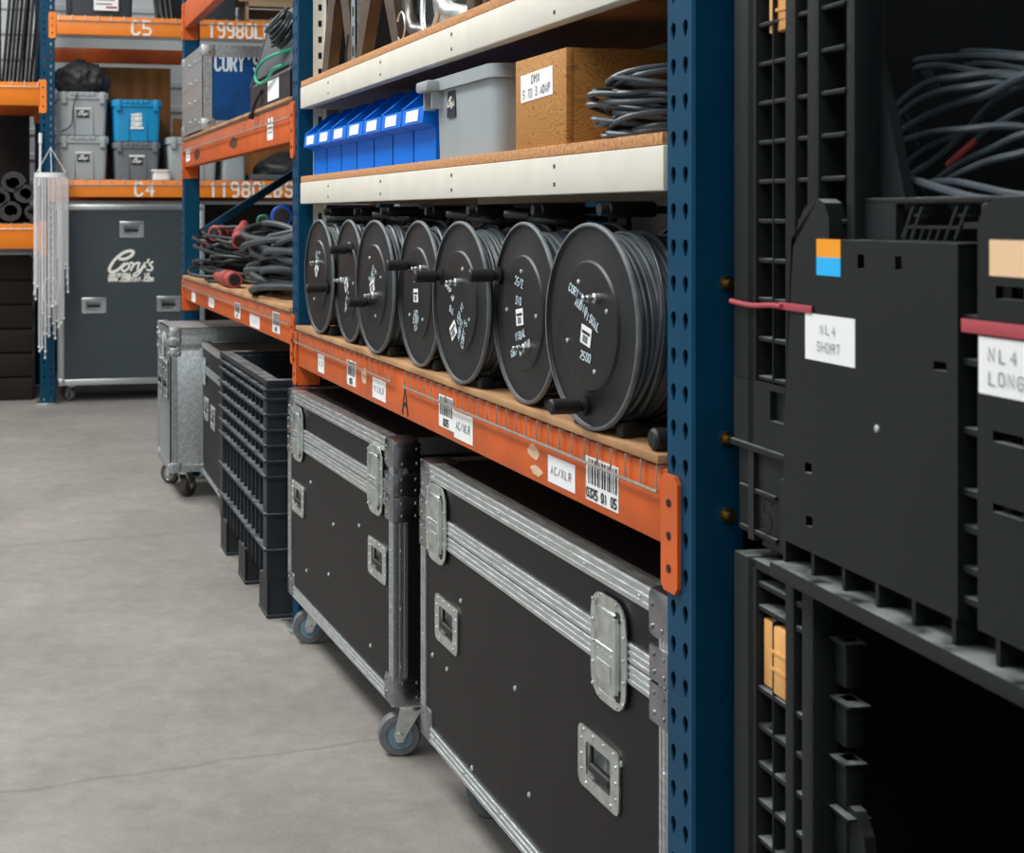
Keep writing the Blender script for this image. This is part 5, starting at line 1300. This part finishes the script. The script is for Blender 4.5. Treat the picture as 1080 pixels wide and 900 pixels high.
def bead(q, x, y, z, r):
    q.add([(x, y, z+r*1.3), (x+r, y, z), (x, y+r, z), (x-r, y, z), (x, y-r, z), (x, y, z-r*1.3)], [(0, 1, 2), (0, 2, 3), (0, 3, 4), (0, 4, 1), (5, 2, 1), (5, 3, 2), (5, 4, 3), (5, 1, 4)])
for k in range(46):
    inner = k >= 32; a = 2*PI*(k/32 if not inner else (k-32)/14); rr = R*.98 if not inner else R*.55
    ux = math.cos(a)
    Ln = (.70+.16*rn.random() if ux < -.75 else 1.02+.2*rn.random() if ux < -.2 else .85+.3*rn.random() if ux < .35 else .95+.1*rn.random() if ux < .8 else .55+.3*rn.random())
    if inner: Ln = rn.uniform(.75, 1.25) if ux < .3 else rn.uniform(.5, .9)
    q = MB(); z = -.03
    x0, y0 = rr*math.cos(a), rr*math.sin(a)
    while z > -Ln:
        bead(q, x0, y0, z, .0052); z -= .0145
    bead(q, x0, y0, z-.006, .0095); q.cyl((x0, y0, -.02), (x0, y0, z), .0011, 4)
    q.build('bead_strand', 'crystal', t, ang=10)
q = MB(); q.tube([(.05*math.cos(a)-.01, -.115+.0*a, -.80+.10*math.sin(a)) for a in [2*PI*k/24 for k in range(24)]], .003, 6, True); q.build('wire_loop', 'ivory', t)
q = MB(); q.tube(smooth([(.345, 9.80, 1.80), (.342, 9.80, 1.62), (.335, 9.79, 1.50)], 5), .008, 8); q.cyl((.345, 9.80, 1.79), (.345, 9.80, 1.86), .013, 10); q.cyl((.345, 9.80, 1.83), (.345, 9.84, 1.83), .006, 8)
tag(q.build('cord', 'ivory'), 'white cord hanging on the blue post just above the chandelier', 'cord')
# ------------------------------------------------------------------ light, world, camera
def area(name, loc, size, energy, col=(1, 1, 1), rot=(0, 0, 0)):
    l = bpy.data.lights.new(name, 'AREA'); l.shape = 'RECTANGLE'; l.size, l.size_y = size; l.energy = energy; l.color = col
    o = bpy.data.objects.new(name, l); o.location = loc; o.rotation_euler = rot; COL.objects.link(o); return o
area('aisle_and_fill_light', (-1.1, 3.2, 4.6), (1.3, 4.6), 230, (1, .985, .96))
area('aisle_and_fill_light', (-1.0, 8.0, 4.6), (1.3, 3.0), 180, (1, .985, .96))
area('aisle_and_fill_light', (-1.3, -2.2, 4.4), (1.6, 2.4), 60, (1, .985, .96), (rd(38), 0, 0))  # added fill from behind the camera, not a known ceiling lamp
area('side_light', (-4.3, 3.0, 2.9), (6.0, 2.4), 90, (.95, .98, 1), (0, rd(-72), 0))  # added light on the left to brighten metal reflections, no known source
w = bpy.data.worlds.new('warehouse_air'); scene.world = w; w.use_nodes = True
w.node_tree.nodes['Background'].inputs['Color'].default_value = (.84, .94, 1, 1); w.node_tree.nodes['Background'].inputs['Strength'].default_value = .3

cam = bpy.data.cameras.new('camera'); co = bpy.data.objects.new('camera', cam); COL.objects.link(co)
co.location = (0, 0, 1.3); co.rotation_euler = (PI/2, 0, -math.atan(342/1487))
cam.sensor_fit = 'HORIZONTAL'; cam.sensor_width = 36; cam.lens = 1487*36/1080
cam.shift_x = (540-330)/1080; cam.shift_y = -(450-227)/1080
cam.clip_start = .02; cam.dof.use_dof = True; cam.dof.focus_distance = 2.9; cam.dof.aperture_fstop = 9
scene.camera = co
scene.view_settings.view_transform = 'Standard'; scene.view_settings.look = 'None'; scene.view_settings.exposure = 0; scene.view_settings.gamma = 1
scene.view_settings.use_curve_mapping = False
